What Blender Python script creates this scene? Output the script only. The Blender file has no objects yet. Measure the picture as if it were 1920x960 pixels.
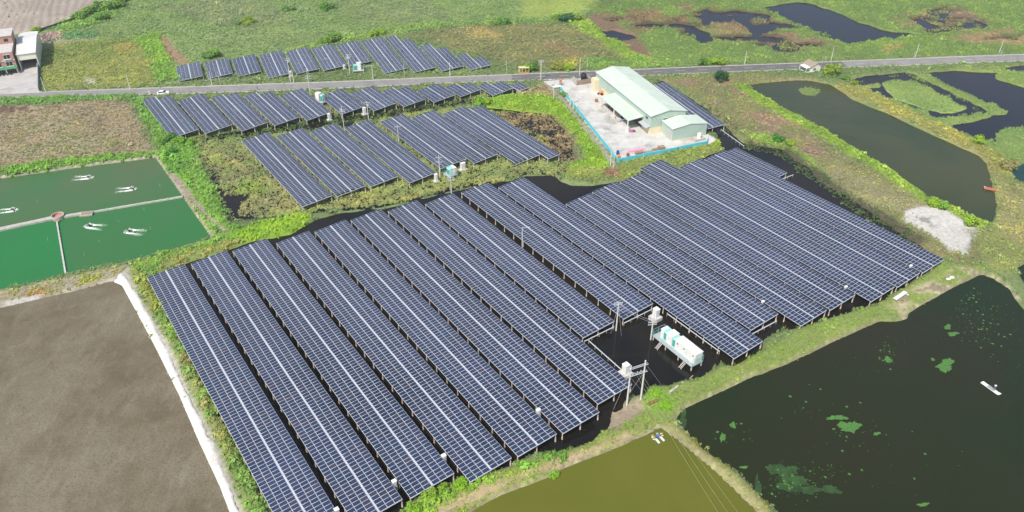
import bpy, math, random
import numpy as np
from mathutils import Vector

scene = bpy.context.scene
R = math.radians
rng = np.random.default_rng(11)
random.seed(5)

# ------------------------------------------------------------------ camera, sky, sun, exposure
CAM_H, PITCH, FPX = 127.3, R(34.52), 1480.0
cam_d = bpy.data.cameras.new('camera')
cam = bpy.data.objects.new('camera', cam_d)
scene.collection.objects.link(cam)
cam.location = (0, 0, CAM_H)
cam.rotation_euler = (R(90) - PITCH, 0, 0)
cam_d.sensor_width = 36.0
cam_d.lens = 36.0 * FPX / 1920.0
cam_d.clip_start = 1.0
cam_d.clip_end = 12000.0
scene.camera = cam

SUN_EL = R(53)
SUN_DIR = Vector((-0.52 * math.cos(SUN_EL), -0.854 * math.cos(SUN_EL), math.sin(SUN_EL))).normalized()
world = bpy.data.worlds.new('World'); scene.world = world; world.use_nodes = True
wn = world.node_tree
bg = wn.nodes['Background']
sky = wn.nodes.new('ShaderNodeTexSky'); sky.sky_type = 'NISHITA'; sky.sun_disc = False
sky.sun_elevation = SUN_EL
sky.sun_rotation = math.atan2(SUN_DIR.x, SUN_DIR.y)
sky.dust_density = 2.5; sky.air_density = 1.0; sky.ozone_density = 1.0
wn.links.new(sky.outputs[0], bg.inputs[0]); bg.inputs[1].default_value = 0.13
sun_d = bpy.data.lights.new('sun', 'SUN'); sun_d.energy = 4.0; sun_d.angle = R(1.5); sun_d.color = (1.0, 0.955, 0.89)
sun = bpy.data.objects.new('sun', sun_d); scene.collection.objects.link(sun)
sun.rotation_euler = SUN_DIR.to_track_quat('Z', 'Y').to_euler()
scene.view_settings.view_transform = 'Standard'; scene.view_settings.look = 'None'
scene.view_settings.exposure = 0.25; scene.view_settings.gamma = 1.0
scene.view_settings.use_curve_mapping = False

# ------------------------------------------------------------------ pixels of the photograph -> points
_cp, _sp = math.cos(PITCH), math.sin(PITCH)
def G(px, py, z=1.0):
    dx, du = px - 960.0, -(py - 480.0)
    d = (dx, _cp * FPX + _sp * du, -_sp * FPX + _cp * du)
    k = (CAM_H - z) / -d[2]
    return Vector((d[0] * k, d[1] * k, z))
def pix(p):
    x, y, z = p[0], p[1], p[2] - CAM_H
    dep = y * _cp - z * _sp
    return 960 + FPX * x / dep, 480 - FPX * (y * _sp + z * _cp) / dep
def rise(base, top_y):
    """height above base at which a vertical line reaches the row top_y of the photograph"""
    lo, hi = 0.0, 30.0
    for _ in range(40):
        m = (lo + hi) / 2
        if pix((base.x, base.y, base.z + m))[1] > top_y: lo = m
        else: hi = m
    return lo

# ------------------------------------------------------------------ helpers
def link(o): scene.collection.objects.link(o); return o
def tag(o, label=None, cat=None, group=None, kind=None):
    if label: o['label'] = label
    if cat: o['category'] = cat
    if group: o['group'] = group
    if kind: o['kind'] = kind
    return o
def thing(name, loc=(0, 0, 0), rz=0.0, label=None, cat=None, group=None):
    o = bpy.data.objects.new(name, None); o.empty_display_size = 0.5
    o.location = loc; o.rotation_euler = (0, 0, rz); link(o)
    return tag(o, label, cat, group)

class MB:
    def __init__(s): s.v = []; s.f = []; s.m = []
    def add(s, vs, fs, mi=0):
        b = len(s.v); s.v += [tuple(v) for v in vs]
        for f in fs: s.f.append(tuple(b + i for i in f)); s.m.append(mi)
        return s
    def box(s, c, d, rz=0.0, mi=0, tilt=0.0, top_mi=None):
        hx, hy, hz = d[0] / 2, d[1] / 2, d[2] / 2
        vs = []
        for x, y, z in ((-hx, -hy, -hz), (hx, -hy, -hz), (hx, hy, -hz), (-hx, hy, -hz), (-hx, -hy, hz), (hx, -hy, hz), (hx, hy, hz), (-hx, hy, hz)):
            if tilt: x, z = x * math.cos(tilt) - z * math.sin(tilt), x * math.sin(tilt) + z * math.cos(tilt)
            if rz: x, y = x * math.cos(rz) - y * math.sin(rz), x * math.sin(rz) + y * math.cos(rz)
            vs.append((c[0] + x, c[1] + y, c[2] + z))
        s.add(vs, [(0, 3, 2, 1), (0, 1, 5, 4), (1, 2, 6, 5), (2, 3, 7, 6), (3, 0, 4, 7)], mi)
        s.add([], [], mi); b = len(s.v) - 8
        s.f.append((b + 4, b + 5, b + 6, b + 7)); s.m.append(mi if top_mi is None else top_mi)
        return s
    def tube(s, p0, p1, r0, r1=None, n=6, mi=0, caps=True):
        r1 = r0 if r1 is None else r1
        p0, p1 = Vector(p0), Vector(p1); d = (p1 - p0)
        if d.length < 1e-6: return s
        d.normalize(); a = d.orthogonal().normalized(); b = d.cross(a)
        vs = []
        for p, r in ((p0, r0), (p1, r1)):
            for i in range(n):
                t = 2 * math.pi * i / n
                vs.append(p + a * (r * math.cos(t)) + b * (r * math.sin(t)))
        fs = [(i, (i + 1) % n, n + (i + 1) % n, n + i) for i in range(n)]
        if caps: fs += [tuple(range(n))[::-1], tuple(range(n, 2 * n))]
        return s.add(vs, fs, mi)
    def prism(s, poly, z0, z1, mi=0, top_mi=None):
        n = len(poly)
        vs = [(p[0], p[1], z0) for p in poly] + [(p[0], p[1], z1) for p in poly]
        s.add(vs, [(i, (i + 1) % n, n + (i + 1) % n, n + i) for i in range(n)] + [tuple(range(n))[::-1]], mi)
        b = len(s.v) - 2 * n
        s.f.append(tuple(b + n + i for i in range(n))); s.m.append(mi if top_mi is None else top_mi)
        return s
    def lathe(s, c, prof, n=16, mi=0, cap=True):
        vs = []; fs = []
        for r, z in prof:
            for i in range(n):
                t = 2 * math.pi * i / n; vs.append((c[0] + r * math.cos(t), c[1] + r * math.sin(t), c[2] + z))
        for k in range(len(prof) - 1):
            for i in range(n):
                j = (i + 1) % n; fs.append((k * n + i, k * n + j, (k + 1) * n + j, (k + 1) * n + i))
        if cap: fs.append(tuple(range((len(prof) - 1) * n, len(prof) * n)))
        return s.add(vs, fs, mi)
    def mesh(s, name, mats, smooth=False):
        me = bpy.data.meshes.new(name); me.from_pydata(s.v, [], s.f)
        for m in (mats if isinstance(mats, (list, tuple)) else [mats]): me.materials.append(m)
        me.polygons.foreach_set('material_index', s.m)
        if smooth: me.polygons.foreach_set('use_smooth', [True] * len(s.f))
        me.update(); return me
    def build(s, name, mats, parent=None, loc=None, rz=0.0, smooth=False):
        o = bpy.data.objects.new(name, s.mesh(name, mats, smooth)); link(o)
        if parent: o.parent = parent
        if loc is not None: o.location = loc
        if rz: o.rotation_euler = (0, 0, rz)
        return o
def copy_tree(o, parent=None):
    c = o.copy(); link(c); c.parent = parent
    for ch in list(o.children): copy_tree(ch, c)
    return c
def np_mesh(name, v, q, mats, midx=None):
    """fast mesh from arrays: v (n,3), q (m,4)"""
    me = bpy.data.meshes.new(name); k = q.shape[1]
    me.vertices.add(len(v)); me.vertices.foreach_set('co', np.ascontiguousarray(v, np.float32).ravel())
    me.loops.add(q.size); me.loops.foreach_set('vertex_index', np.ascontiguousarray(q, np.int32).ravel())
    me.polygons.add(len(q)); me.polygons.foreach_set('loop_start', np.arange(0, q.size, k, dtype=np.int32))
    for m in mats: me.materials.append(m)
    if midx is not None: me.polygons.foreach_set('material_index', np.ascontiguousarray(midx, np.int32))
    me.update(calc_edges=True); me.validate(); return me

# ------------------------------------------------------------------ materials
def nodes_of(m): m.use_nodes = True; nt = m.node_tree; return nt, nt.nodes, nt.links, nt.nodes['Principled BSDF']
def mat(name, col, rough=0.6, metal=0.0, var=0.0, scale=3.0, bump=0.0, spec=0.5, dirt=None, dirt_amt=0.5, dirt_scale=0.6):
    m = bpy.data.materials.new(name); nt, N, L, b = nodes_of(m)
    b.inputs['Roughness'].default_value = rough; b.inputs['Metallic'].default_value = metal
    b.inputs['Specular IOR Level'].default_value = spec
    b.inputs['Base Color'].default_value = (*col, 1)
    if var or bump or dirt:
        tc = N.new('ShaderNodeNewGeometry')
        n = N.new('ShaderNodeTexNoise'); n.inputs['Scale'].default_value = scale; n.inputs['Detail'].default_value = 6
        L.new(tc.outputs['Position'], n.inputs['Vector'])
        src = None
        if var:
            mr = N.new('ShaderNodeMapRange'); mr.inputs['From Min'].default_value = .3; mr.inputs['From Max'].default_value = .7
            mr.inputs['To Min'].default_value = 1 - var; mr.inputs['To Max'].default_value = 1 + var
            L.new(n.outputs['Fac'], mr.inputs['Value'])
            mx = N.new('ShaderNodeVectorMath'); mx.operation = 'SCALE'; mx.inputs[0].default_value = col
            L.new(mr.outputs[0], mx.inputs['Scale']); src = mx.outputs[0]
        if dirt:
            n2 = N.new('ShaderNodeTexNoise'); n2.inputs['Scale'].default_value = dirt_scale; n2.inputs['Detail'].default_value = 8; n2.inputs['Roughness'].default_value = .7
            L.new(tc.outputs['Position'], n2.inputs['Vector'])
            r2 = N.new('ShaderNodeMapRange'); r2.inputs['From Min'].default_value = .5; r2.inputs['From Max'].default_value = .72
            r2.inputs['To Max'].default_value = dirt_amt; L.new(n2.outputs['Fac'], r2.inputs['Value'])
            mm = N.new('ShaderNodeMix'); mm.data_type = 'RGBA'; L.new(r2.outputs[0], mm.inputs['Factor'])
            if src: L.new(src, mm.inputs['A'])
            else: mm.inputs['A'].default_value = (*col, 1)
            mm.inputs['B'].default_value = (*dirt, 1); src = mm.outputs['Result']
        if src: L.new(src, b.inputs['Base Color'])
        if bump:
            bp = N.new('ShaderNodeBump'); bp.inputs['Strength'].default_value = bump; bp.inputs['Distance'].default_value = .1
            L.new(n.outputs['Fac'], bp.inputs['Height']); L.new(bp.outputs[0], b.inputs['Normal'])
    return m
def water_mat(name, col, col2=None, rough=0.07, scale=0.05, ripple=0.012, mud=None):
    m = bpy.data.materials.new(name); nt, N, L, b = nodes_of(m)
    b.inputs['Roughness'].default_value = rough; b.inputs['IOR'].default_value = 1.33
    g = N.new('ShaderNodeNewGeometry')
    n = N.new('ShaderNodeTexNoise'); n.inputs['Scale'].default_value = scale; n.inputs['Detail'].default_value = 5; n.inputs['Roughness'].default_value = .55
    n.inputs['Distortion'].default_value = .6
    L.new(g.outputs['Position'], n.inputs['Vector'])
    cr = N.new('ShaderNodeValToRGB'); cr.color_ramp.elements[0].position = .36; cr.color_ramp.elements[1].position = .66
    cr.color_ramp.elements[0].color = (*col, 1); cr.color_ramp.elements[1].color = (*(col2 or col), 1)
    L.new(n.outputs['Fac'], cr.inputs[0]); L.new(cr.outputs[0], b.inputs['Base Color'])
    n2 = N.new('ShaderNodeTexNoise'); n2.inputs['Scale'].default_value = 1.6; n2.inputs['Detail'].default_value = 4
    L.new(g.outputs['Position'], n2.inputs['Vector'])
    bp = N.new('ShaderNodeBump'); bp.inputs['Strength'].default_value = 1.0; bp.inputs['Distance'].default_value = ripple
    L.new(n2.outputs['Fac'], bp.inputs['Height']); L.new(bp.outputs[0], b.inputs['Normal'])
    return m
def leaf_mat(name, mode, col=(1, 1, 1)):
    """foliage; mode 'inst' takes the colour of the scattered plant, 'obj' the colour of the object"""
    m = bpy.data.materials.new(name); nt, N, L, b = nodes_of(m)
    b.inputs['Roughness'].default_value = .55; b.inputs['Specular IOR Level'].default_value = .25
    if mode == 'inst':
        a = N.new('ShaderNodeAttribute'); a.attribute_type = 'INSTANCER'; a.attribute_name = 'tint'; c = a.outputs['Color']
    else:
        a = N.new('ShaderNodeObjectInfo'); c = a.outputs['Color']
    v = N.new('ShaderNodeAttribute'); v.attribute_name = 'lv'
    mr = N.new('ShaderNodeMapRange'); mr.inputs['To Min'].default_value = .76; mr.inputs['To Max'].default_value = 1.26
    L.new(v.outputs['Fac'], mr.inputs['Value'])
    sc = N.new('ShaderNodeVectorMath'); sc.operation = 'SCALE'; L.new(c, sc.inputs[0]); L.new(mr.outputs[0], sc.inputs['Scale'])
    L.new(sc.outputs[0], b.inputs['Base Color'])
    tr = N.new('ShaderNodeBsdfTranslucent'); L.new(sc.outputs[0], tr.inputs['Color'])
    mx = N.new('ShaderNodeMixShader'); mx.inputs[0].default_value = .35
    L.new(b.outputs[0], mx.inputs[1]); L.new(tr.outputs[0], mx.inputs[2])
    L.new(mx.outputs[0], N['Material Output'].inputs['Surface'])
    return m

M_ALU = mat('aluminium_frame', (.60, .64, .68), .40)
M_GALV = mat('galvanised_steel', (.54, .57, .60), .42, var=.06, scale=2)
M_WALK = mat('walkway_grating', (.52, .56, .62), .5, var=.08, scale=4)
M_WHITE = mat('white_paint', (.74, .74, .71), .45, var=.04, scale=1.5)
M_TEAL = mat('teal_paint', (.05, .48, .40), .45, var=.06, scale=2)
M_TEALV = mat('teal_vent', (.03, .30, .25), .6)
M_CONC = mat('concrete', (.42, .40, .36), .85, var=.18, scale=1.2, bump=.2)
M_CONCW = mat('pale_concrete', (.50, .48, .44), .85, var=.12, scale=.8)
M_PILE = mat('concrete_pile', (.62, .55, .46), .85, var=.2, scale=3)
M_RUST = mat('orange_collar', (.42, .14, .05), .7)
M_BACK = mat('panel_backsheet', (.22, .23, .25), .6)
M_POLE = mat('pole_concrete', (.62, .61, .57), .75, var=.1, scale=2)
M_DARK = mat('dark_metal', (.03, .03, .035), .5)
M_BLACK = mat('black_plastic', (.012, .012, .014), .4)
M_GLASS = mat('dark_glass', (.02, .025, .03), .08)
M_YELL = mat('yellow_paint', (.62, .40, .03), .5)
M_WOOD = mat('weathered_wood', (.30, .23, .16), .85, var=.25, scale=3)

def pv_mat():
    m = bpy.data.materials.new('solar_cells'); nt, N, L, b = nodes_of(m)
    b.inputs['Roughness'].default_value = .16; b.inputs['Specular IOR Level'].default_value = .42
    oi = N.new('ShaderNodeObjectInfo'); at = N.new('ShaderNodeAttribute'); at.attribute_name = 'pv'
    ad = N.new('ShaderNodeMath'); ad.operation = 'ADD'; L.new(oi.outputs['Random'], ad.inputs[0]); L.new(at.outputs['Fac'], ad.inputs[1])
    fr = N.new('ShaderNodeMath'); fr.operation = 'FRACT'; L.new(ad.outputs[0], fr.inputs[0])
    cr = N.new('ShaderNodeValToRGB'); e = cr.color_ramp.elements
    e[0].color = (.023, .038, .077, 1); e[1].color = (.042, .045, .082, 1); e[1].position = 1
    x = e.new(.5); x.color = (.029, .041, .084, 1)
    y_ = e.new(.93); y_.color = (.038, .043, .080, 1); e[len(e) - 1].color = (.056, .050, .078, 1)
    L.new(fr.outputs[0], cr.inputs[0])
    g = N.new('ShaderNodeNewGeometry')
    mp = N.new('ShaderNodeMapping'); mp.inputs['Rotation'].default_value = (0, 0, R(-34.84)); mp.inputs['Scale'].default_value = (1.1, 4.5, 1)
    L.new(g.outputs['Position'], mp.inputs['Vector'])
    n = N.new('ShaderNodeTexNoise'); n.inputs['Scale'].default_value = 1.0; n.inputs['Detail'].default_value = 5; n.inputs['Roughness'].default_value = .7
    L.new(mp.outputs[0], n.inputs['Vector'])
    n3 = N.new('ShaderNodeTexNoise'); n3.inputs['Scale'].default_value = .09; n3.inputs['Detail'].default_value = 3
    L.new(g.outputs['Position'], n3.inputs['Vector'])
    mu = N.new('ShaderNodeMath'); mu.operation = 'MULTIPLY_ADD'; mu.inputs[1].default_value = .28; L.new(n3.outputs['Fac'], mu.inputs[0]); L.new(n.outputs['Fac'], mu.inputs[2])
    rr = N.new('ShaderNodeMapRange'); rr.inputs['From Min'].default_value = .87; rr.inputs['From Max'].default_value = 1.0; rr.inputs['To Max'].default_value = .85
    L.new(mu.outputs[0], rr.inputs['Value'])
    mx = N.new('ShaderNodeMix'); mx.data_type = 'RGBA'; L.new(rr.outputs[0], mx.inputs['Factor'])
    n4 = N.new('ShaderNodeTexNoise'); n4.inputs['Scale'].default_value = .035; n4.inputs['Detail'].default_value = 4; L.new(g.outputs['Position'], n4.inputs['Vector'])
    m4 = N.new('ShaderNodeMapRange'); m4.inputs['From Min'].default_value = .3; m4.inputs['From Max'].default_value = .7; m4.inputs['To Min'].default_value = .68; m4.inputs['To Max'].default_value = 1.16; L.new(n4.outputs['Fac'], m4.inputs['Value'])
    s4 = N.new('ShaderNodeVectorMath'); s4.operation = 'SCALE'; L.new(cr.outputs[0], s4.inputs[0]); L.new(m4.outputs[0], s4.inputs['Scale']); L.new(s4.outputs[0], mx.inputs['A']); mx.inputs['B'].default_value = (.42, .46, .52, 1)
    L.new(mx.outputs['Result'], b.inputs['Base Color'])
    return m
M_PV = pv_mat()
M_LEAF_I = leaf_mat('scattered_leaf', 'inst')
M_LEAF_O = leaf_mat('bush_leaf', 'obj')
M_BARK = mat('bark', (.13, .10, .07), .9, var=.3, scale=4)

# ------------------------------------------------------------------ terrain: fields on a grid
_tab = np.random.default_rng(3).random((256, 256))
def vnoise(x, y):
    xi = np.floor(x).astype(int); yi = np.floor(y).astype(int); fx = x - xi; fy = y - yi
    fx = fx * fx * (3 - 2 * fx); fy = fy * fy * (3 - 2 * fy)
    a = _tab[xi & 255, yi & 255]; b = _tab[(xi + 1) & 255, yi & 255]; c = _tab[xi & 255, (yi + 1) & 255]; d = _tab[(xi + 1) & 255, (yi + 1) & 255]
    return (a * (1 - fx) + b * fx) * (1 - fy) + (c * (1 - fx) + d * fx) * fy
def fbm(x, y, s, o=4):
    t = 0; a = .5; n = 0; x = x / s; y = y / s
    for i in range(o): t = t + a * vnoise(x + 17.3 * i, y + 9.1 * i); n += a; a *= .5; x = x * 2.03; y = y * 2.03
    return t / n
def sm(t): t = np.clip(t, 0, 1); return t * t * (3 - 2 * t)
def W(poly, z): return np.array([G(a, b, z)[:2] for a, b in poly])
def sdist(P, X, Y):
    d = np.full(X.shape, 1e9); ins = np.zeros(X.shape, bool); n = len(P)
    for i in range(n):
        ax, ay = P[i]; bx, by = P[(i + 1) % n]; ex, ey = bx - ax, by - ay
        t = np.clip(((X - ax) * ex + (Y - ay) * ey) / (ex * ex + ey * ey + 1e-12), 0, 1)
        d = np.minimum(d, (X - ax - t * ex) ** 2 + (Y - ay - t * ey) ** 2)
        if ay != by: ins ^= ((ay > Y) != (by > Y)) & (X < (bx - ax) * (Y - ay) / (by - ay) + ax)
    d = np.sqrt(d); return np.where(ins, -d, d)

STEP = 0.9
xs = np.concatenate([[-3000, -2000, -1200, -700, -480, -380, -330], np.arange(-300, 300.1, STEP), [330, 380, 480, 700, 1200, 2000, 3000]])
ys = np.concatenate([[-2500, -1500, -600, -150, 0, 40, 65], np.arange(85, 450.1, STEP), [470, 510, 600, 800, 1400, 2200, 3500]])
XX, YY = np.meshgrid(xs, ys, indexing='ij')
NX, NY = XX.shape
N_EDGE = fbm(XX, YY, 5.0, 4) - .5
N_BIG = fbm(XX + 500, YY, 28.0, 4)
N_MID = fbm(XX, YY + 300, 9.0, 4)
def sub(P, m):
    i0, i1 = np.searchsorted(xs, [P[:, 0].min() - m, P[:, 0].max() + m]); j0, j1 = np.searchsorted(ys, [P[:, 1].min() - m, P[:, 1].max() + m])
    return slice(max(i0 - 1, 0), i1 + 1), slice(max(j0 - 1, 0), j1 + 1)

HH = 1.0 + (fbm(XX, YY, 14, 4) - .5) * .45
WL = np.full(XX.shape, -99.0)
GC = np.empty(XX.shape + (3,)); GC[:] = (.105, .135, .055)
VC = np.empty(XX.shape + (3,)); VC[:] = (.120, .185, .065)
DG = np.full(XX.shape, .75); DL = np.full(XX.shape, .14); SZ = np.full(XX.shape, .95); FL = np.zeros(XX.shape)

def zone(poly, gc=None, vc=None, dg=None, dl=None, sz=None, f=1.5, n=3.0, fl=None, z=1.0, h=None, amt=1.0, ragged=None):
    P = W(poly, z); s = sub(P, f + n + 2); X, Y = XX[s], YY[s]
    sd = sdist(P, X, Y) + N_EDGE[s] * n * 2
    a = sm((f - sd) / (2 * f)) * amt
    if ragged: a = a * sm((fbm(X + 90, Y + 40, ragged, 3) - .38) / .2)
    a3 = a[..., None]
    if gc is not None: GC[s] = GC[s] * (1 - a3) + np.array(gc) * a3
    if vc is not None: VC[s] = VC[s] * (1 - a3) + np.array(vc) * a3
    if dg is not None: DG[s] = DG[s] * (1 - a) + dg * a
    if dl is not None: DL[s] = DL[s] * (1 - a) + dl * a
    if sz is not None: SZ[s] = SZ[s] * (1 - a) + sz * a
    if fl is not None: FL[s] = np.where(a > .5, fl, FL[s])
    if h is not None: HH[s] = HH[s] * (1 - a) + h * a
def strip(line, w, **k):
    L = [G(a, b, k.get('z', 1.0)) for a, b in line]; left = []; right = []
    for i, p in enumerate(L):
        d = (L[min(i + 1, len(L) - 1)] - L[max(i - 1, 0)]); d = Vector((-d.y, d.x, 0)).normalized() * (w / 2)
        left.append(pix(p + d)); right.append(pix(p - d))
    zone(left + right[::-1], **k)

LIME, GREEN, MID, YEL, DRY = (.195, .295, .04), (.105, .215, .035), (.135, .20, .06), (.24, .255, .05), (.26, .205, .115)
DGREEN, RED, PALE = (.045, .10, .03), (.22, .135, .10), (.20, .25, .12)
SOIL, TAN, MUD, SAND = (.15, .115, .07), (.34, .28, .20), (.07, .055, .04), (.70, .68, .62)

# --- north of the road
zone([(60, -40), (1000, -60), (1100, 40), (860, 50), (640, 80), (320, 160), (80, 170)], vc=(.155, .235, .078), gc=(.14, .185, .07), dg=1.1, dl=.08, sz=.85)
zone([(300, 12), (420, -5), (500, 10), (560, 40), (470, 55), (380, 45)], gc=(.15, .18, .08), vc=PALE, dg=1.2, sz=1.2, f=5, n=6)
zone([(420, 60), (560, 55), (600, 75), (480, 90), (370, 100)], vc=(.16, .22, .085), dg=1.1, f=6, n=5)
zone([(640, 10), (800, 5), (860, 30), (700, 50)], gc=(.15, .18, .08), vc=PALE, dg=1.1, sz=1.1, f=7, n=6, amt=.7)
zone([(960, -20), (1120, -20), (1110, 18), (1060, 36), (985, 32)], gc=(.19, .24, .06), vc=(.23, .30, .07), dg=1.1, dl=.02, sz=.5, f=4, n=4)
zone([(770, 62), (900, 46), (1090, 45), (1240, 122), (1000, 132), (930, 112), (850, 92)], gc=(.14, .13, .06), vc=(.165, .185, .075), dg=1.1, dl=.3, f=4, n=4)
zone([(870, 52), (905, 50), (938, 66), (925, 74), (885, 70)], gc=(.26, .20, .09), vc=(.28, .25, .09), f=3, n=3)
zone([(1020, 80), (1060, 85), (1100, 105), (1065, 108), (1030, 95)], vc=(.22, .16, .10), f=3, n=4, amt=.7)
strip([(540, 100), (640, 74), (720, 60), (860, 44), (960, 40), (1070, 36)], 8, vc=(.13, .21, .055), dl=.9, dg=.6, sz=1.2, n=3)
zone([(1040, 28), (1085, 26), (1115, 48), (1165, 72), (1240, 112), (1195, 120), (1140, 88), (1080, 56)], vc=LIME, gc=(.16, .22, .04), dl=1.6, dg=.4, sz=1.1, f=2, n=3)
zone([(1090, 110), (1290, 112), (1290, 124), (1100, 132)], vc=(.13, .23, .05), dl=.8, dg=1.0, sz=1.0)
zone([(1030, 112), (1080, 110), (1080, 130), (1035, 133)], vc=(.24, .25, .05), dl=1.2, sz=1.0)
zone([(72, 100), (110, 82), (300, 66), (325, 150), (250, 162), (75, 170)], gc=(.17, .17, .06), vc=(.20, .245, .055), dg=1.2, dl=.35, sz=.75, f=3)
zone([(75, 95), (180, 78), (270, 75), (240, 95), (140, 105), (80, 120)], vc=(.11, .19, .04), dl=.5, amt=.8, f=4, n=5)
zone([(215, 82), (245, 84), (240, 98), (220, 97)], vc=(.30, .21, .07), f=2, n=3)
zone([(252, 72), (298, 62), (318, 105), (340, 152), (300, 157), (275, 110)], vc=(.16, .29, .04), dl=1.3, dg=.6, sz=1.1)
zone([(302, 68), (316, 76), (335, 100), (354, 117), (345, 123), (325, 118), (308, 95)], gc=(.19, .135, .085), vc=(.21, .15, .09), dg=.6, dl=.1, sz=.6, f=1.2, n=2)
zone([(155, 149), (172, 148), (172, 158), (155, 158)], gc=(.5, .48, .4), dg=.1, f=1, n=2)
zone([(-60, -60), (220, -30), (205, 2), (160, 24), (75, 60), (40, 66), (0, 66), (-60, 85)], gc=(.235, .20, .165), dg=.02, dl=0, f=1, n=.5)
zone([(66, 68), (95, 60), (117, 62), (114, 72), (75, 85)], gc=(.17, .13, .11), vc=(.24, .185, .165), dl=1.8, dg=.6, sz=1.1, f=1)
zone([(72, 86), (110, 76), (180, 72), (182, 76), (110, 82), (80, 92)], gc=TAN, dg=.1, dl=0, f=1, n=1)
zone([(115, 62), (180, 62), (185, 74), (118, 74)], vc=(.10, .21, .08), dl=.5, dg=1.5, sz=1.1, f=1)
zone([(98, 50), (140, 30), (205, 4), (235, 0), (225, 25), (170, 48), (115, 62)], vc=(.15, .26, .05), dl=1.5, dg=.5, sz=1.2, f=1.5)
# --- far right marsh
zone([(1100, 10), (1420, -40), (2000, -60), (2000, 100), (1280, 125), (1225, 112)], gc=(.10, .135, .045), vc=(.15, .235, .06), dg=1.3, dl=.12, sz=.9, f=4)
zone([(1110, 28), (1280, 8), (1420, 40), (1440, 60), (1270, 60), (1180, 60)], gc=(.115, .09, .05), vc=(.20, .165, .08), dg=1.0, f=4, n=5, ragged=9)
zone([(1330, 45), (1400, 42), (1400, 75), (1340, 72)], vc=(.24, .17, .10), f=3, n=4, amt=.8)
zone([(1450, 55), (1530, 70), (1560, 88), (1470, 98), (1430, 80)], gc=(.14, .10, .07), vc=(.23, .16, .10), f=3, n=4, ragged=6)
zone([(1097, 33), (1125, 30), (1190, 62), (1225, 112), (1190, 98), (1130, 58)], gc=(.125, .085, .055), vc=(.17, .125, .075), dg=.35, dl=.05, sz=.5, f=1.5, n=3)
zone([(1680, 30), (1800, 15), (1850, 45), (1760, 62), (1690, 52)], gc=(.13, .10, .07), vc=(.20, .16, .09), dg=.5, f=4, n=5, ragged=7)
zone([(1760, 72), (1880, 55), (2000, 55), (2000, 88), (1880, 84), (1800, 82)], gc=(.21, .145, .095), vc=(.20, .185, .075), dg=.7, f=3, n=4, ragged=8)
zone([(1640, 76), (1690, 74), (1695, 94), (1650, 96)], vc=(.30, .25, .10), f=2, n=3)
zone([(1560, 78), (1700, 66), (1760, 60), (1800, 62), (1700, 84), (1600, 92)], vc=(.19, .29, .06), dg=1.5, f=3, n=3)
# --- south of the road, right
zone([(1245, 145), (1400, 136), (1560, 150), (1500, 160), (1400, 165), (1440, 200), (1560, 275), (1700, 350), (1860, 430), (1840, 520), (1775, 490), (1700, 455), (1580, 372), (1500, 312), (1400, 266), (1280, 165)],
     gc=(.14, .13, .06), vc=(.165, .19, .075), dg=1.2, dl=.5, sz=.8, f=2)
zone([(1280, 152), (1370, 152), (1430, 195), (1520, 260), (1560, 300), (1500, 290), (1400, 220), (1310, 175)], gc=(.17, .12, .09), vc=(.225, .155, .12), dg=.8, dl=.7, f=4, n=5, amt=.85, ragged=8)
zone([(1395, 250), (1440, 252), (1520, 300), (1560, 340), (1600, 370), (1560, 350), (1500, 308), (1430, 275)], vc=(.17, .28, .04), gc=(.13, .17, .05), dl=.9, f=2, n=2)
zone([(1560, 300), (1640, 340), (1730, 385), (1700, 400), (1620, 380), (1550, 330)], vc=(.21, .22, .10), gc=(.19, .17, .10), dg=1.3, dl=.2, f=3, n=3)
strip([(1385, 158), (1410, 178), (1440, 195), (1530, 243), (1600, 285), (1665, 323), (1740, 372), (1850, 424)], 6, vc=LIME, gc=(.15, .22, .03), dl=1.8, dg=.4, sz=.9, n=1.5, f=1)
zone([(1694, 396), (1745, 385), (1785, 398), (1806, 415), (1836, 434), (1818, 450), (1822, 487), (1785, 472), (1742, 442), (1697, 416)], gc=SAND, dg=.03, dl=0, f=.6, n=1.5)
zone([(1725, 405), (1765, 408), (1755, 425), (1730, 420)], gc=(.36, .36, .31), f=1.2, n=2, ragged=3)
zone([(1580, 145), (1920, 122), (2000, 200), (2000, 480), (1850, 520), (1830, 440), (1870, 420), (1860, 300), (1740, 240), (1600, 180)], gc=(.15, .16, .06), vc=(.20, .25, .075), dg=1.3, dl=.35, sz=.8, f=2)
zone([(1640, 140), (1900, 125), (1990, 130), (1990, 330), (1890, 320), (1780, 250), (1660, 190)], gc=(.12, .16, .05), vc=(.17, .265, .075), dg=1.6, dl=.1, sz=.7, f=2)
strip([(1560, 158), (1625, 180), (1700, 215), (1790, 255), (1855, 295), (1880, 330)], 9, vc=(.24, .25, .06), gc=(.18, .17, .07), dl=.7, dg=1.0, sz=.9)
zone([(1862, 320), (1895, 345), (1935, 350), (1935, 480), (1870, 440), (1862, 420), (1870, 390)], vc=(.22, .23, .085), gc=(.17, .16, .08), dl=.7, dg=1.2)
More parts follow.
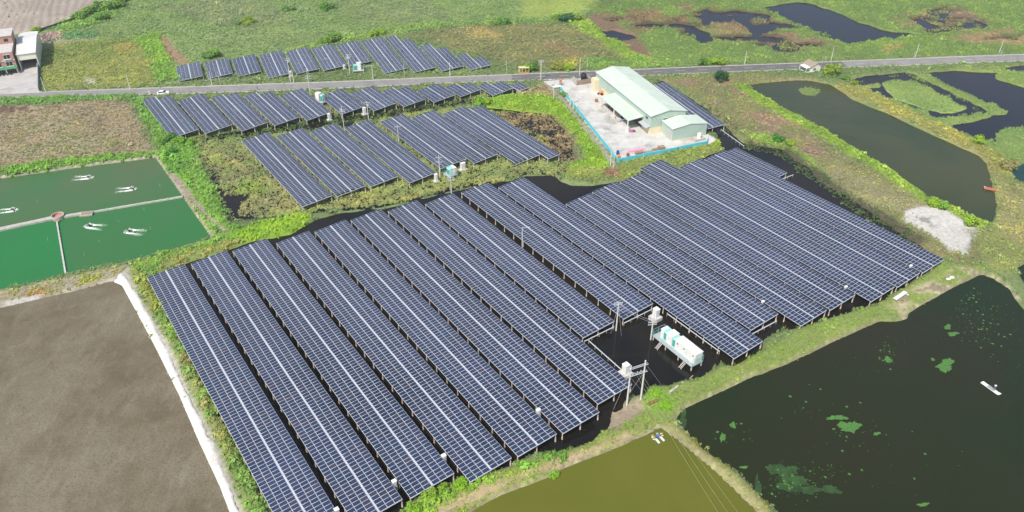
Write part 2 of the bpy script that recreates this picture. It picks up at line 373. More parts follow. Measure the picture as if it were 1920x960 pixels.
# --- south bank of the front field and the dikes
zone([(1160, 768), (1250, 725), (1375, 686), (1500, 618), (1640, 572), (1770, 492), (1850, 500), (1840, 515), (1703, 592), (1640, 608), (1480, 684), (1280, 772), (1268, 790), (1245, 800), (1180, 780)], gc=(.14, .175, .05), vc=(.165, .265, .045), dg=2.4, dl=.25, sz=.45, f=1, n=1.5)
zone([(1300, 735), (1420, 690), (1560, 625), (1660, 580), (1690, 595), (1560, 645), (1410, 712), (1300, 765)], vc=(.24, .255, .06), amt=.6, f=2, n=3, ragged=5)
zone([(1640, 575), (1730, 530), (1800, 495), (1845, 512), (1760, 552), (1700, 592)], gc=(.30, .26, .17), vc=(.22, .24, .07), dg=1.0, dl=.15, sz=.35, f=1, n=2, ragged=4)
zone([(730, 985), (840, 905), (960, 875), (1060, 845), (1130, 805), (1160, 775), (1240, 790), (1180, 832), (1060, 880), (960, 925), (880, 985)], gc=(.16, .175, .055), vc=(.175, .285, .04), dg=2.2, dl=.9, sz=.5, f=1, n=1)
strip([(790, 985), (850, 945), (920, 915), (1010, 880), (1100, 848), (1180, 815)], 1.5, gc=(.27, .215, .12), vc=(.27, .24, .11), dg=.6, dl=.05, sz=.35, f=.7, n=1)
zone([(740, 985), (790, 925), (860, 898), (905, 884), (925, 900), (840, 940), (790, 985)], vc=(.18, .31, .03), dl=2.0, dg=.3, sz=.95, f=.8, n=1)
zone([(960, 878), (1010, 850), (1060, 846), (1050, 862), (990, 885)], vc=(.15, .30, .04), dg=3.0, sz=.8, f=.8)
zone([(1120, 775), (1150, 760), (1200, 745), (1205, 765), (1150, 798), (1125, 800)], gc=(.22, .18, .125), dg=.25, dl=.12, sz=.4, h=.12, f=1, n=1.5)
strip([(1243, 797), (1300, 838), (1360, 885), (1440, 965)], 3.4, gc=(.19, .185, .075), vc=(.21, .235, .06), dg=2.6, dl=.1, sz=.4, f=.6, n=.8)
zone([(1208, 726), (1240, 728), (1248, 742), (1264, 752), (1256, 768), (1228, 772), (1212, 752)], vc=(.17, .30, .03), gc=(.12, .2, .03), dg=2.4, dl=.3, sz=.5, f=.8, n=1.2)
# --- west: weeds, banks and paths
zone([(-40, 183), (255, 178), (275, 192), (230, 194), (60, 203), (-40, 206)], vc=(.115, .23, .045), dg=1.3, dl=1.3, sz=1.05, f=1.2)
zone([(-40, 202), (100, 194), (215, 188), (245, 194), (292, 288), (200, 292), (60, 307), (-40, 322)], gc=(.20, .17, .11), vc=(.245, .215, .13), dg=1.5, dl=.2, sz=.8, f=2)
zone([(30, 230), (120, 225), (170, 255), (260, 275), (150, 295), (-10, 310), (20, 270)], vc=(.19, .215, .085), f=5, n=6, ragged=9, amt=.9)
zone([(0, 200), (60, 200), (55, 214), (10, 216), (-30, 214)], gc=(.10, .075, .05), vc=(.20, .14, .10), f=2, n=3, ragged=3)
zone([(118, 210), (165, 208), (160, 222), (122, 222)], vc=(.13, .11, .07), f=2, n=3, ragged=3, amt=.8)
zone([(-40, 322), (60, 306), (200, 291), (288, 284), (294, 295), (200, 303), (60, 324), (-40, 342)], vc=(.13, .26, .03), dl=1.8, dg=.7, sz=.9, f=.8, n=1)
zone([(238, 180), (272, 188), (338, 265), (362, 285), (400, 350), (432, 415), (480, 440), (440, 455), (398, 445), (345, 367), (296, 292), (272, 240)], gc=(.12, .17, .045), vc=(.135, .265, .04), dl=1.2, dg=.8, sz=1.0, f=1)
zone([(296, 290), (350, 262), (385, 262), (380, 285), (330, 305), (345, 350), (330, 348)], vc=(.13, .28, .035), dl=1.8, sz=1.2, f=1.5)
strip([(322, 325), (352, 365), (388, 408), (425, 442)], 2.0, gc=(.36, .30, .235), dg=.2, dl=.05, sz=.4, f=.5, n=1)
zone([(236, 500), (330, 470), (398, 446), (440, 432), (470, 452), (417, 474), (333, 498), (285, 520), (255, 512)], gc=(.13, .17, .05), vc=(.155, .275, .045), dl=1.4, dg=1.0, sz=.85, f=.8)
zone([(300, 490), (420, 456), (470, 452), (420, 472), (335, 497), (290, 515)], vc=(.24, .24, .06), dl=.8, f=1, n=1.5)
zone([(430, 442), (470, 420), (577, 398), (580, 416), (548, 436), (500, 450), (470, 455)], vc=(.215, .36, .02), gc=(.15, .24, .03), dl=2.0, dg=.6, sz=.85, f=.8, n=1)
zone([(-40, 556), (60, 534), (150, 516), (238, 498), (235, 508), (212, 526), (133, 546), (-40, 586)], gc=(.42, .38, .29), vc=(.25, .25, .06), dg=.7, dl=.6, sz=.5, f=.8, n=1.2)
zone([(-40, 556), (60, 534), (135, 520), (205, 510), (200, 525), (120, 545), (30, 560), (-40, 578)], gc=(.24, .20, .08), vc=(.21, .255, .045), dg=1.3, dl=1.3, sz=.6, f=.8, n=1, ragged=5)
zone([(45, 552), (85, 542), (80, 556), (50, 562)], gc=(.36, .2, .10), vc=(.33, .19, .07), dl=.8, f=1)
zone([(232, 505), (250, 510), (285, 520), (330, 610), (400, 740), (470, 880), (530, 1000), (455, 1000), (447, 940), (383, 790), (317, 647), (257, 547)], gc=(.15, .17, .06), vc=(.14, .235, .045), dl=1.3, dg=1.0, sz=.9, f=.8, n=1)
zone([(235, 508), (262, 515), (300, 575), (285, 590), (258, 545)], vc=(.27, .28, .04), f=1.5, n=1)
zone([(330, 640), (400, 770), (440, 850), (425, 860), (380, 780), (322, 655)], vc=(.26, .22, .08), f=1.2, n=1.5, ragged=3, amt=.8)
# --- the flooded land under the upper tables
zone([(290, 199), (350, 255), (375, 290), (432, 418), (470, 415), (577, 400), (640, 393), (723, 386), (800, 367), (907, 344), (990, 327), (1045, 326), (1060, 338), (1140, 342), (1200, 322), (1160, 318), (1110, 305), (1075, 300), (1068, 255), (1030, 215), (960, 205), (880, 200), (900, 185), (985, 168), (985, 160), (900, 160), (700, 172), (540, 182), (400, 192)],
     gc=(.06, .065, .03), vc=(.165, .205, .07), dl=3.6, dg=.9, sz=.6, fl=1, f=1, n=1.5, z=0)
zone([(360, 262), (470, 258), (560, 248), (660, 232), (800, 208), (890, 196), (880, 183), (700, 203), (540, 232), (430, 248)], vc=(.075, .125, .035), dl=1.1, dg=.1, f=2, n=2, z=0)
zone([(360, 285), (440, 275), (520, 340), (560, 392), (450, 415), (410, 360)], vc=(.195, .20, .085), dl=3.4, f=4, n=5, z=0, ragged=6)
zone([(455, 340), (500, 350), (490, 365), (440, 365)], vc=(.17, .25, .05), f=3, n=3, z=0)
zone([(600, 380), (723, 372), (840, 350), (1000, 322), (1045, 326), (990, 330), (800, 368), (640, 393)], vc=(.19, .205, .07), dl=3.4, f=1.5, n=2, z=0)
zone([(372, 292), (380, 296), (420, 368), (445, 366), (466, 370), (448, 385), (440, 402), (470, 409), (492, 413), (470, 418), (440, 418), (415, 375)], gc=MUD, dl=.06, dg=0, f=.7, n=1.2, z=0)
for pl in ([(512, 255), (535, 247), (575, 236), (600, 230), (625, 231), (600, 239), (560, 246), (530, 252)], [(636, 233), (664, 230), (660, 238), (640, 240)],
           [(520, 225), (560, 222), (600, 215), (600, 222), (540, 232)], [(826, 362), (850, 355), (870, 349), (880, 352), (850, 362)]):
    zone(pl, gc=MUD, dl=.12, dg=0, f=.8, n=1, z=0)
zone([(930, 205), (1000, 200), (1045, 222), (1078, 265), (1085, 300), (1050, 304), (1000, 268), (950, 230)], gc=(.08, .065, .04), vc=(.20, .165, .085), dl=1.5, dg=1.0, sz=.6, f=2, n=2, z=.2)
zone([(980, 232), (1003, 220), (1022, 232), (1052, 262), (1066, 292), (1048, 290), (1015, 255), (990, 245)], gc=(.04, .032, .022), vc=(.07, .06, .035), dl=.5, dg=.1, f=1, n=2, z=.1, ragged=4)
zone([(985, 245), (1010, 250), (1030, 275), (1010, 272)], vc=(.17, .19, .06), dl=1.2, f=2, n=2, z=.1)
zone([(885, 192), (960, 178), (1005, 168), (1040, 185), (1060, 200), (1100, 245), (1145, 300), (1130, 330), (1060, 328), (1065, 312), (1095, 298), (1075, 250), (1035, 212), (960, 207), (900, 202)], gc=(.14, .20, .03), vc=(.19, .32, .025), dl=2.0, dg=.5, sz=.85, f=1, n=1.5, fl=0)
zone([(960, 178), (1020, 158), (1040, 170), (1050, 185), (1010, 180)], vc=(.22, .19, .10), dl=1.0, dg=.8, f=1.5, n=1.5)
zone([(1060, 320), (1130, 320), (1150, 335), (1110, 346), (1060, 338)], vc=(.19, .22, .055), dl=1.8, f=1.5, z=.3)
strip([(1022, 158), (1060, 195), (1100, 245), (1135, 290), (1152, 316)], 2.2, gc=(.40, .36, .29), dg=.12, dl=.02, sz=.4, f=.5, n=.6)
strip([(1060, 180), (1090, 215), (1130, 262), (1155, 292)], 1.8, gc=(.17, .17, .07), vc=(.17, .22, .05), dl=.9, dg=.8, sz=.5, f=.4, n=.4)
zone([(1160, 308), (1325, 274), (1345, 262), (1362, 282), (1320, 296), (1245, 320), (1205, 330), (1180, 342), (1150, 335)], gc=(.13, .15, .05), vc=(.17, .22, .05), dl=1.8, dg=.6, sz=.8, f=1, n=1)
zone([(1320, 258), (1345, 262), (1352, 278), (1338, 280)], vc=(.24, .33, .03), f=1, n=1)
zone([(1130, 318), (1160, 318), (1160, 332), (1135, 334)], vc=(.22, .13, .08), f=1, n=1)
strip([(1395, 273), (1465, 288), (1510, 320), (1580, 372), (1650, 418), (1720, 460)], 6, vc=(.05, .085, .03), gc=MUD, dl=1.6, dg=.1, sz=.55, fl=1, f=1, n=1.5, z=0)
strip([(1245, 160), (1290, 190), (1330, 214), (1375, 250)], 5, vc=(.045, .085, .03), dl=1.2, dg=.1, sz=.5, fl=1, f=1, n=1.5, z=0)

# furrows of the ploughed field
P = W([(-60, -60), (220, -30), (205, 2), (160, 24), (75, 60), (40, 66), (0, 66), (-60, 85)], 1.0)
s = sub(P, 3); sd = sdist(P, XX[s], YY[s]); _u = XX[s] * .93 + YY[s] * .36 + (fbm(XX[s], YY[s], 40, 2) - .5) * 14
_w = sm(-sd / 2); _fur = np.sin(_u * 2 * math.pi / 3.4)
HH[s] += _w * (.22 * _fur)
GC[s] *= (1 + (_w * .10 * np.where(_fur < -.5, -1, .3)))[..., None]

# --- water bodies: polygons at their own water level
PONDS = []
def pond(name, polys, wl, m, label_kind='structure', out=1.3, inn=.9, n=1.0, deep=.7, bank=None, bw=1.2):
    msk = np.full(XX.shape, 1e9)
    for pl in polys:
        P = W(pl, wl); s = sub(P, 8); X, Y = XX[s], YY[s]; sd = sdist(P, X, Y)
        msk[s] = np.minimum(msk[s], sd)
        sn = sd + N_EDGE[s] * n * 2
        a = sm((out - sn) / (out + inn)); lo = wl - deep
        HH[s] = np.minimum(HH[s], HH[s] * (1 - a) + lo * a)
        WL[s] = np.where(sd < 2.0, np.maximum(WL[s], wl), WL[s])
        if bank is not None:
            b = sm((bw - np.abs(sn - .2)) / bw * 1.6)[..., None] * .85; GC[s] = GC[s] * (1 - b) + np.array(bank) * b
            DG[s] *= 1 - .6 * b[..., 0]; DL[s] *= 1 - .5 * b[..., 0]
    PONDS.append((name, msk, wl, m))
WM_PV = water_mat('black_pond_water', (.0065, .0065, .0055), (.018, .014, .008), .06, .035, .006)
WM_GRN1 = water_mat('green_pond_water', (.045, .135, .038), (.080, .120, .045), .25, .035, .035)
WM_GRN2 = water_mat('bright_green_pond_water', (.018, .165, .036), (.022, .150, .038), .25, .05, .035)
WM_GRN3 = water_mat('deep_green_pond_water', (.030, .145, .036), (.040, .135, .038), .25, .05, .035)
WM_OLIVE = water_mat('olive_pond_water', (.104, .114, .013), (.120, .123, .016), .2, .04, .02)
WM_DARK = water_mat('dark_pond_water', (.013, .023, .0055), (.021, .021, .0075), .12, .02, .02)
WM_LONG = water_mat('grey_green_pond_water', (.030, .046, .014), (.056, .060, .021), .2, .02, .015)
WM_BLUE = water_mat('marsh_water', (.010, .011, .016), (.020, .015, .014), .10, .04, .006)
WM_TEAL = water_mat('teal_pond_water', (.010, .040, .035), (.012, .045, .036), .1, .04, .006)
def mud_mat():
    m = bpy.data.materials.new('drained_pond_mud'); nt, N, L, b = nodes_of(m)
    b.inputs['Roughness'].default_value = .55; b.inputs['Specular IOR Level'].default_value = .3
    g = N.new('ShaderNodeNewGeometry')
    def noise(sc, det, stretch=None, dist=0):
        n = N.new('ShaderNodeTexNoise'); n.inputs['Scale'].default_value = sc; n.inputs['Detail'].default_value = det; n.inputs['Roughness'].default_value = .65; n.inputs['Distortion'].default_value = dist
        if stretch:
            mp = N.new('ShaderNodeMapping'); mp.inputs['Rotation'].default_value = (0, 0, stretch[0]); mp.inputs['Scale'].default_value = stretch[1]
            L.new(g.outputs['Position'], mp.inputs['Vector']); L.new(mp.outputs[0], n.inputs['Vector'])
        else: L.new(g.outputs['Position'], n.inputs['Vector'])
        return n
    big = noise(.06, 9, None, .2); cr = N.new('ShaderNodeValToRGB'); e = cr.color_ramp.elements
    e[0].position = .34; e[0].color = (.118, .094, .054, 1); e[1].position = .68; e[1].color = (.205, .180, .122, 1)
    x = e.new(.5); x.color = (.158, .134, .084, 1)
    L.new(big.outputs['Fac'], cr.inputs[0])
    st = noise(1.0, 8, (R(35), (.5, .12, 1))); st2 = noise(1.0, 8, (R(-40), (.5, .1, 1)))
    fi = noise(2.4, 10)
    def mixin(prev, n, lo, hi, col, amt):
        r = N.new('ShaderNodeMapRange'); r.inputs['From Min'].default_value = lo; r.inputs['From Max'].default_value = hi; r.inputs['To Max'].default_value = amt
        L.new(n.outputs['Fac'], r.inputs['Value']); mx = N.new('ShaderNodeMix'); mx.data_type = 'RGBA'
        L.new(r.outputs[0], mx.inputs['Factor']); L.new(prev, mx.inputs['A']); mx.inputs['B'].default_value = (*col, 1); return mx.outputs['Result']
    c = mixin(cr.outputs[0], st, .56, .75, (.28, .25, .195), .4)
    c = mixin(c, st2, .58, .75, (.115, .08, .045), .55)
    c = mixin(c, noise(.28, 9, (.2, (1, .6, 1)), .5), .5, .66, (.215, .195, .145), .4)
    c = mixin(c, noise(.2, 9, (.9, (1, .5, 1)), .6), .52, .66, (.112, .086, .05), .4)
    c = mixin(c, fi, .48, .66, (.085, .066, .036), .75)
    c = mixin(c, noise(.9, 7, (.4, (1, 1, 1))), .60, .75, (.19, .185, .085), .5)
    L.new(c, b.inputs['Base Color'])
    bp = N.new('ShaderNodeBump'); bp.inputs['Strength'].default_value = .3; bp.inputs['Distance'].default_value = .05
    L.new(fi.outputs['Fac'], bp.inputs['Height']); L.new(bp.outputs[0], b.inputs['Normal'])
    return m
WM_MUD = mud_mat()

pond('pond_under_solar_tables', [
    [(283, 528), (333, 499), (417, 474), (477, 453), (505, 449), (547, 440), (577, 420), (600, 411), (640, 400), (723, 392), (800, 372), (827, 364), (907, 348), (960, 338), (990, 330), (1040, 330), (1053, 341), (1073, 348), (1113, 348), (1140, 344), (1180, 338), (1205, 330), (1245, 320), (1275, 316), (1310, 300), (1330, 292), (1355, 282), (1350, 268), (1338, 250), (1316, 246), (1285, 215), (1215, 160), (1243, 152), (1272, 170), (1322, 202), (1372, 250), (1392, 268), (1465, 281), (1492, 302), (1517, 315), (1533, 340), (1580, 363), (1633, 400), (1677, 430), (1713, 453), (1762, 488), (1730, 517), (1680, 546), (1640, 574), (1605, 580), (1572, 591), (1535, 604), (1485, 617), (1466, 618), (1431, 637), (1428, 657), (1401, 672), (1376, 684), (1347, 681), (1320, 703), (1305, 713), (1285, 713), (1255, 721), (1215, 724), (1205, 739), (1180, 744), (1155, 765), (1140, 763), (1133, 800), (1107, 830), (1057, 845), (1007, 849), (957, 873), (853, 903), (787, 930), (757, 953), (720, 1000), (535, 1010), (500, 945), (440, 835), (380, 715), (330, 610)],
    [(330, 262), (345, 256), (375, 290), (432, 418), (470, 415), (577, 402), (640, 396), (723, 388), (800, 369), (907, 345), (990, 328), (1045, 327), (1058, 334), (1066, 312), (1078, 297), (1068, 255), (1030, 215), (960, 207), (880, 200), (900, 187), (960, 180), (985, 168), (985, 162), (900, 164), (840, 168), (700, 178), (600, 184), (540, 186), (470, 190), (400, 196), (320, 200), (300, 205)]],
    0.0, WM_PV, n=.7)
pond('upper_green_pond', [[(-60, 350), (0, 335), (150, 314), (291, 296), (342, 368), (150, 401), (100, 409), (0, 430), (-60, 442)]], .3, WM_GRN1, n=.15, out=.5, inn=.4, bank=(.42, .38, .30), bw=.7)
pond('lower_left_green_pond', [[(-60, 444), (0, 432), (100, 412), (106, 415), (122, 514), (60, 531), (0, 545), (-60, 556)]], .3, WM_GRN2, n=.15, out=.5, inn=.4, bank=(.42, .38, .30), bw=.7)
pond('lower_right_green_pond', [[(107, 413), (150, 404), (343, 370), (397, 447), (300, 475), (240, 491), (170, 504), (124, 513)]], .3, WM_GRN3, n=.15, out=.5, inn=.4, bank=(.40, .36, .26), bw=.6)
pond('drained_mud_pond', [[(-60, 592), (0, 577), (133, 547), (205, 528), (218, 527), (226, 535), (247, 573), (283, 640), (333, 740), (370, 827), (410, 913), (427, 960), (450, 1015), (-60, 1015)]], .35, WM_MUD, n=.15, out=.5, inn=.5, deep=.5)
pond('olive_pond', [[(1240, 803), (1180, 832), (1100, 862), (1060, 879), (1040, 890), (1020, 899), (960, 922), (900, 952), (870, 975), (840, 1015), (1470, 1015), (1420, 962), (1350, 892), (1290, 843)]], .3, WM_OLIVE, n=.5, out=.7, inn=.5, bank=(.36, .31, .22), bw=.45)
pond('dark_pond', [[(1268, 787), (1280, 769), (1347, 738), (1413, 708), (1480, 681), (1563, 641), (1613, 618), (1647, 603), (1680, 603), (1700, 598), (1704, 588), (1747, 561), (1800, 534), (1840, 514), (1860, 521), (1890, 541), (1913, 573), (1980, 660), (1980, 1015), (1505, 1015), (1453, 960), (1390, 893), (1313, 837)]], .2, WM_DARK, n=.3, out=.7, inn=.5, bank=(.36, .30, .20), bw=.4)
pond('long_pond', [[(1403, 160), (1427, 157), (1470, 152), (1513, 151), (1557, 158), (1597, 187), (1663, 213), (1747, 253), (1830, 290), (1850, 307), (1855, 325), (1868, 385), (1867, 400), (1860, 420), (1843, 417), (1813, 403), (1773, 383), (1740, 371), (1713, 351), (1660, 315), (1597, 278), (1530, 234), (1467, 204), (1440, 188), (1413, 171)]], .2, WM_LONG, n=.6)
pond('marsh_pools', [
    [(1430, 17), (1462, 8), (1493, 4), (1513, 5), (1557, 20), (1607, 40), (1653, 57), (1723, 65), (1680, 72), (1613, 80), (1590, 84), (1547, 73), (1537, 63), (1480, 40)],
    [(1352, 33), (1390, 29), (1430, 43), (1460, 50), (1447, 62), (1413, 67), (1392, 50)],
    [(1270, 50), (1300, 50), (1330, 63), (1338, 80), (1310, 84), (1303, 64)],
    [(1443, 90), (1460, 80), (1493, 80), (1510, 97), (1460, 101)],
    [(1730, 61), (1775, 52), (1827, 38), (1857, 50), (1840, 55), (1790, 60), (1747, 65)], [(1780, 6), (1813, 13), (1790, 14)], [(1738, 22), (1775, 20), (1778, 38), (1745, 40)],
    [(1124, 58), (1150, 58), (1187, 66), (1192, 74), (1160, 78), (1140, 72)],
    [(1590, 150), (1640, 141), (1697, 135), (1713, 140), (1780, 172), (1849, 207), (1843, 214), (1800, 219), (1757, 224), (1738, 216), (1690, 195), (1613, 163)],
    [(1732, 137), (1780, 134), (1827, 135), (1870, 137), (1867, 147), (1895, 157), (1930, 168), (1980, 185), (1980, 250), (1920, 242), (1885, 240), (1868, 255), (1867, 268), (1830, 261), (1787, 241), (1780, 234), (1847, 224), (1888, 213), (1877, 203), (1800, 172), (1763, 153)],
    [(1878, 131), (1925, 122), (1980, 120), (1980, 134), (1900, 136)]], .25, WM_BLUE, n=1.6)
# broken pools in the upper right marsh
for pl, thr in (([(1240, 40), (1330, 12), (1440, 25), (1560, 72), (1540, 100), (1440, 104), (1330, 88), (1250, 70)], .553), ([(1690, 30), (1780, 8), (1860, 40), (1850, 56), (1740, 66)], .52), ([(1120, 36), (1230, 18), (1260, 40), (1240, 66), (1180, 60)], .57), ([(1790, 84), (1860, 66), (1980, 60), (1980, 84), (1880, 90)], .58)):
    P = W(pl, .25); s = sub(P, 4); sd = sdist(P, XX[s], YY[s]); nz = fbm(XX[s] * .55 + 60, YY[s] + 210, 9.0, 4); a = sm((nz - thr + .03) / .06) * sm(-sd / 4)
    HH[s] = HH[s] * (1 - a) + -.3 * a; WL[s] = np.where(a > .02, np.maximum(WL[s], .25), WL[s]); PONDS[-1][1][s] = np.where(a > .005, np.minimum(PONDS[-1][1][s], 0), PONDS[-1][1][s])
    b = (sm((nz - thr + .10) / .08) * sm(-sd / 3))[..., None]; GC[s] = GC[s] * (1 - b) + np.array((.06, .045, .032)) * b; VC[s] = VC[s] * (1 - b * .7) + np.array((.15, .115, .06)) * b * .7; DG[s] *= 1 - .35 * b[..., 0]; DL[s] *= 1 - .5 * b[..., 0]
pond('teal_pond', [[(1893, 318), (1925, 305), (1990, 300), (1990, 360), (1922, 345), (1903, 338)]], .25, WM_TEAL, n=.5)
pond('small_dark_pond', [[(1905, 505), (1930, 490), (1990, 500), (1990, 540), (1925, 535)]], .2, WM_DARK, n=.3)
P = W([(-60, 350), (150, 314), (291, 297), (396, 447), (240, 491), (0, 545), (-60, 556)], .3); s = sub(P, 3); sd = sdist(P, XX[s], YY[s]); HH[s] = np.where(sd < -1.2, np.minimum(HH[s], -.3), HH[s])
# islands and grass tongues inside the pools
def island(poly, h=.55, n=1.2, **k):
    P = W(poly, .4); s = sub(P, 5); sd = sdist(P, XX[s], YY[s]) + N_EDGE[s] * n * 2
    a = sm((1.0 - sd) / 2.0); HH[s] = np.maximum(HH[s], HH[s] * (1 - a) + h * a); zone(poly, n=n, **k)
island([(1650, 153), (1680, 150), (1712, 150), (1735, 160), (1765, 178), (1815, 203), (1790, 212), (1765, 213), (1735, 205), (1697, 193), (1680, 186), (1667, 177)], gc=(.14, .19, .06), vc=(.19, .28, .08), dg=2.0, dl=.05, sz=.6)
island([(1712, 202), (1740, 205), (1745, 214), (1720, 214)], gc=(.14, .19, .06), vc=(.19, .28, .08), dg=2.0, dl=.05, sz=.6)
island([(1615, 160), (1645, 157), (1650, 163), (1625, 166)], vc=(.18, .27, .07), dg=2.0, sz=.6)
island([(1402, 37), (1425, 34), (1440, 44), (1412, 47)], vc=(.20, .26, .07), dg=1.8, sz=.6)
island([(1493, 165), (1520, 162), (1545, 172), (1530, 180), (1500, 177)], h=.3, vc=(.16, .25, .06), gc=(.09, .12, .04), dg=2.0, sz=.5)
island([(1868, 140), (1900, 138), (1990, 145), (1990, 170), (1925, 165), (1895, 156)], vc=(.17, .27, .07), dg=1.8, sz=.7)
island([(1868, 262), (1890, 240), (1925, 242), (1990, 245), (1990, 300), (1925, 304), (1885, 300)], vc=(.165, .27, .08), dg=1.8, sz=.7)

for pl in ([(1435, 84), (1480, 74), (1520, 95), (1470, 104)], [(1720, 60), (1830, 34), (1865, 50), (1750, 68)], [(1730, 16), (1782, 14), (1785, 42), (1740, 44)]):
    zone(pl, vc=(.17, .20, .065), gc=(.08, .07, .04), dg=1.7, dl=.3, sz=.7, fl=1, f=1, n=4, ragged=3.5)
strip([(1430, 17), (1480, 40), (1537, 63), (1547, 73), (1590, 84)], 5, vc=(.15, .22, .06), dg=1.6, sz=.8, fl=1, f=1, n=4, ragged=4)
strip([(1600, 155), (1700, 136), (1790, 176), (1848, 208), (1757, 223), (1690, 195), (1613, 163)], 3, vc=(.16, .24, .07), dg=1.6, sz=.6, fl=1, f=.8, n=3, ragged=3.5)
# --- bare places
ROAD_U = [(-120, 181), (0, 176), (133, 170), (333, 163), (500, 157), (640, 152.2), (800, 145.6), (940, 140), (1107, 133), (1187, 130), (1280, 126), (1400, 121.3), (1493, 118), (1580, 114), (1750, 107.5), (1920, 101), (2050, 96)]
ROAD_L = [(-120, 188), (0, 183.5), (133, 179.5), (333, 176), (500, 170.8), (640, 165.5), (800, 157.5), (940, 152), (1107, 147), (1187, 143), (1280, 138.5), (1400, 133.6), (1493, 130), (1580, 127), (1750, 121), (1920, 114.5), (2050, 109)]
zone(ROAD_U + ROAD_L[::-1], gc=(.3, .28, .24), dg=0, dl=0, f=.6, n=0, h=.93)
YARD = [(1018, 152.5), (1060, 149), (1120, 147.5), (1175, 150), (1230, 195), (1345, 262), (1330, 270), (1158.5, 304), (1100, 232), (1047, 166), (1035, 163)]
zone(YARD, gc=(.4, .38, .33), dg=0, dl=0, f=.4, n=0, h=.9)
YARD_W = [(-60, 182), (75, 173.5), (71, 150), (70, 84), (-60, 100)]
zone(YARD_W, gc=(.4, .38, .34), dg=0, dl=0, f=.5, n=0, h=.9)
LINING = [(212, 526), (228, 506), (236, 503), (262, 555), (317, 647), (352, 730), (385, 790), (415, 853), (447, 940), (482, 1015), (455, 1015), (430, 960), (412, 913), (372, 827), (335, 740), (285, 640), (249, 573), (228, 535)]
zone([(213, 528), (226, 515), (232, 520), (255, 563), (303, 646), (343, 735), (378, 805), (409, 878), (438, 948), (468, 1015), (455, 1015), (430, 960), (412, 913), (372, 827), (335, 740), (285, 640), (249, 573), (228, 535)], h=.2, f=.3, n=0)
zone(LINING, gc=(.5, .47, .40), dg=0, dl=0, f=.35, n=.35)
zone([(0, 566), (45, 556), (140, 537), (212, 524), (212, 529), (133, 547), (0, 577)], gc=(.62, .60, .54), dg=.05, dl=.05, f=.5, n=1.2, ragged=4)

# ------------------------------------------------------------------ ground mesh
tone_var = np.clip(.80 + .5 * (N_BIG - .2) * .6 + .35 * (N_MID - .5), .6, 1.35)[..., None]  # random tone variation of the ground cover
gcol = np.clip(GC * tone_var * np.where(GC.max(-1) < .3, 1.6, .85)[..., None], 0, 1)
verts = np.stack([XX, YY, HH], -1).reshape(-1, 3)
ii, jj = np.meshgrid(np.arange(NX - 1), np.arange(NY - 1), indexing='ij')
base = (ii * NY + jj).ravel()
quads = np.stack([base, base + NY, base + NY + 1, base + 1], -1)
def ground_mat():
    m = bpy.data.materials.new('ground_cover'); nt, N, L, b = nodes_of(m)
    b.inputs['Roughness'].default_value = .9; b.inputs['Specular IOR Level'].default_value = .15
    a = N.new('ShaderNodeAttribute'); a.attribute_name = 'gcol'
    g = N.new('ShaderNodeNewGeometry')
    n = N.new('ShaderNodeTexNoise'); n.inputs['Scale'].default_value = .9; n.inputs['Detail'].default_value = 9; n.inputs['Roughness'].default_value = .72
    L.new(g.outputs['Position'], n.inputs['Vector'])
    mr = N.new('ShaderNodeMapRange'); mr.inputs['From Min'].default_value = .28; mr.inputs['From Max'].default_value = .72; mr.inputs['To Min'].default_value = .62; mr.inputs['To Max'].default_value = 1.32
    L.new(n.outputs['Fac'], mr.inputs['Value'])
    s = N.new('ShaderNodeVectorMath'); s.operation = 'SCALE'; L.new(a.outputs['Color'], s.inputs[0]); L.new(mr.outputs[0], s.inputs['Scale'])
    L.new(s.outputs[0], b.inputs['Base Color'])
    bp = N.new('ShaderNodeBump'); bp.inputs['Strength'].default_value = .55; bp.inputs['Distance'].default_value = .25
    L.new(n.outputs['Fac'], bp.inputs['Height']); L.new(bp.outputs[0], b.inputs['Normal'])
    return m
me = np_mesh('ground', verts, quads, [ground_mat()])
ca = me.attributes.new('gcol', 'FLOAT_COLOR', 'POINT')
ca.data.foreach_set('color', np.concatenate([gcol, np.ones(gcol.shape[:2] + (1,))], -1).astype(np.float32).ravel())
me.polygons.foreach_set('use_smooth', np.ones(len(quads), bool))
ground = link(bpy.data.objects.new('ground', me)); tag(ground, kind='structure')

# ------------------------------------------------------------------ water sheets
cs = 2
for name, msk, wl, m in PONDS:
    cells = (msk[:-cs:cs, :-cs:cs] < 3.2)
    # sheets of neighbouring ponds stay apart: a cell belongs to the nearest pond
    for n2, m2, w2, _ in PONDS:
        if n2 != name: cells &= ~((m2[:-cs:cs, :-cs:cs] < msk[:-cs:cs, :-cs:cs]) & (m2[:-cs:cs, :-cs:cs] < 3.2))
    I, J = np.nonzero(cells); I = I * cs; J = J * cs
    key = {}; v = []; q = []
    def vid(i, j):
        k = (i, j)
        if k not in key: key[k] = len(v); v.append((xs[min(i, NX - 1)], ys[min(j, NY - 1)], wl))
        return key[k]
    for i, j in zip(I.tolist(), J.tolist()): q.append((vid(i, j), vid(i + cs, j), vid(i + cs, j + cs), vid(i, j + cs)))
    o = link(bpy.data.objects.new(name, np_mesh(name, np.array(v), np.array(q), [m]))); tag(o, kind='structure')

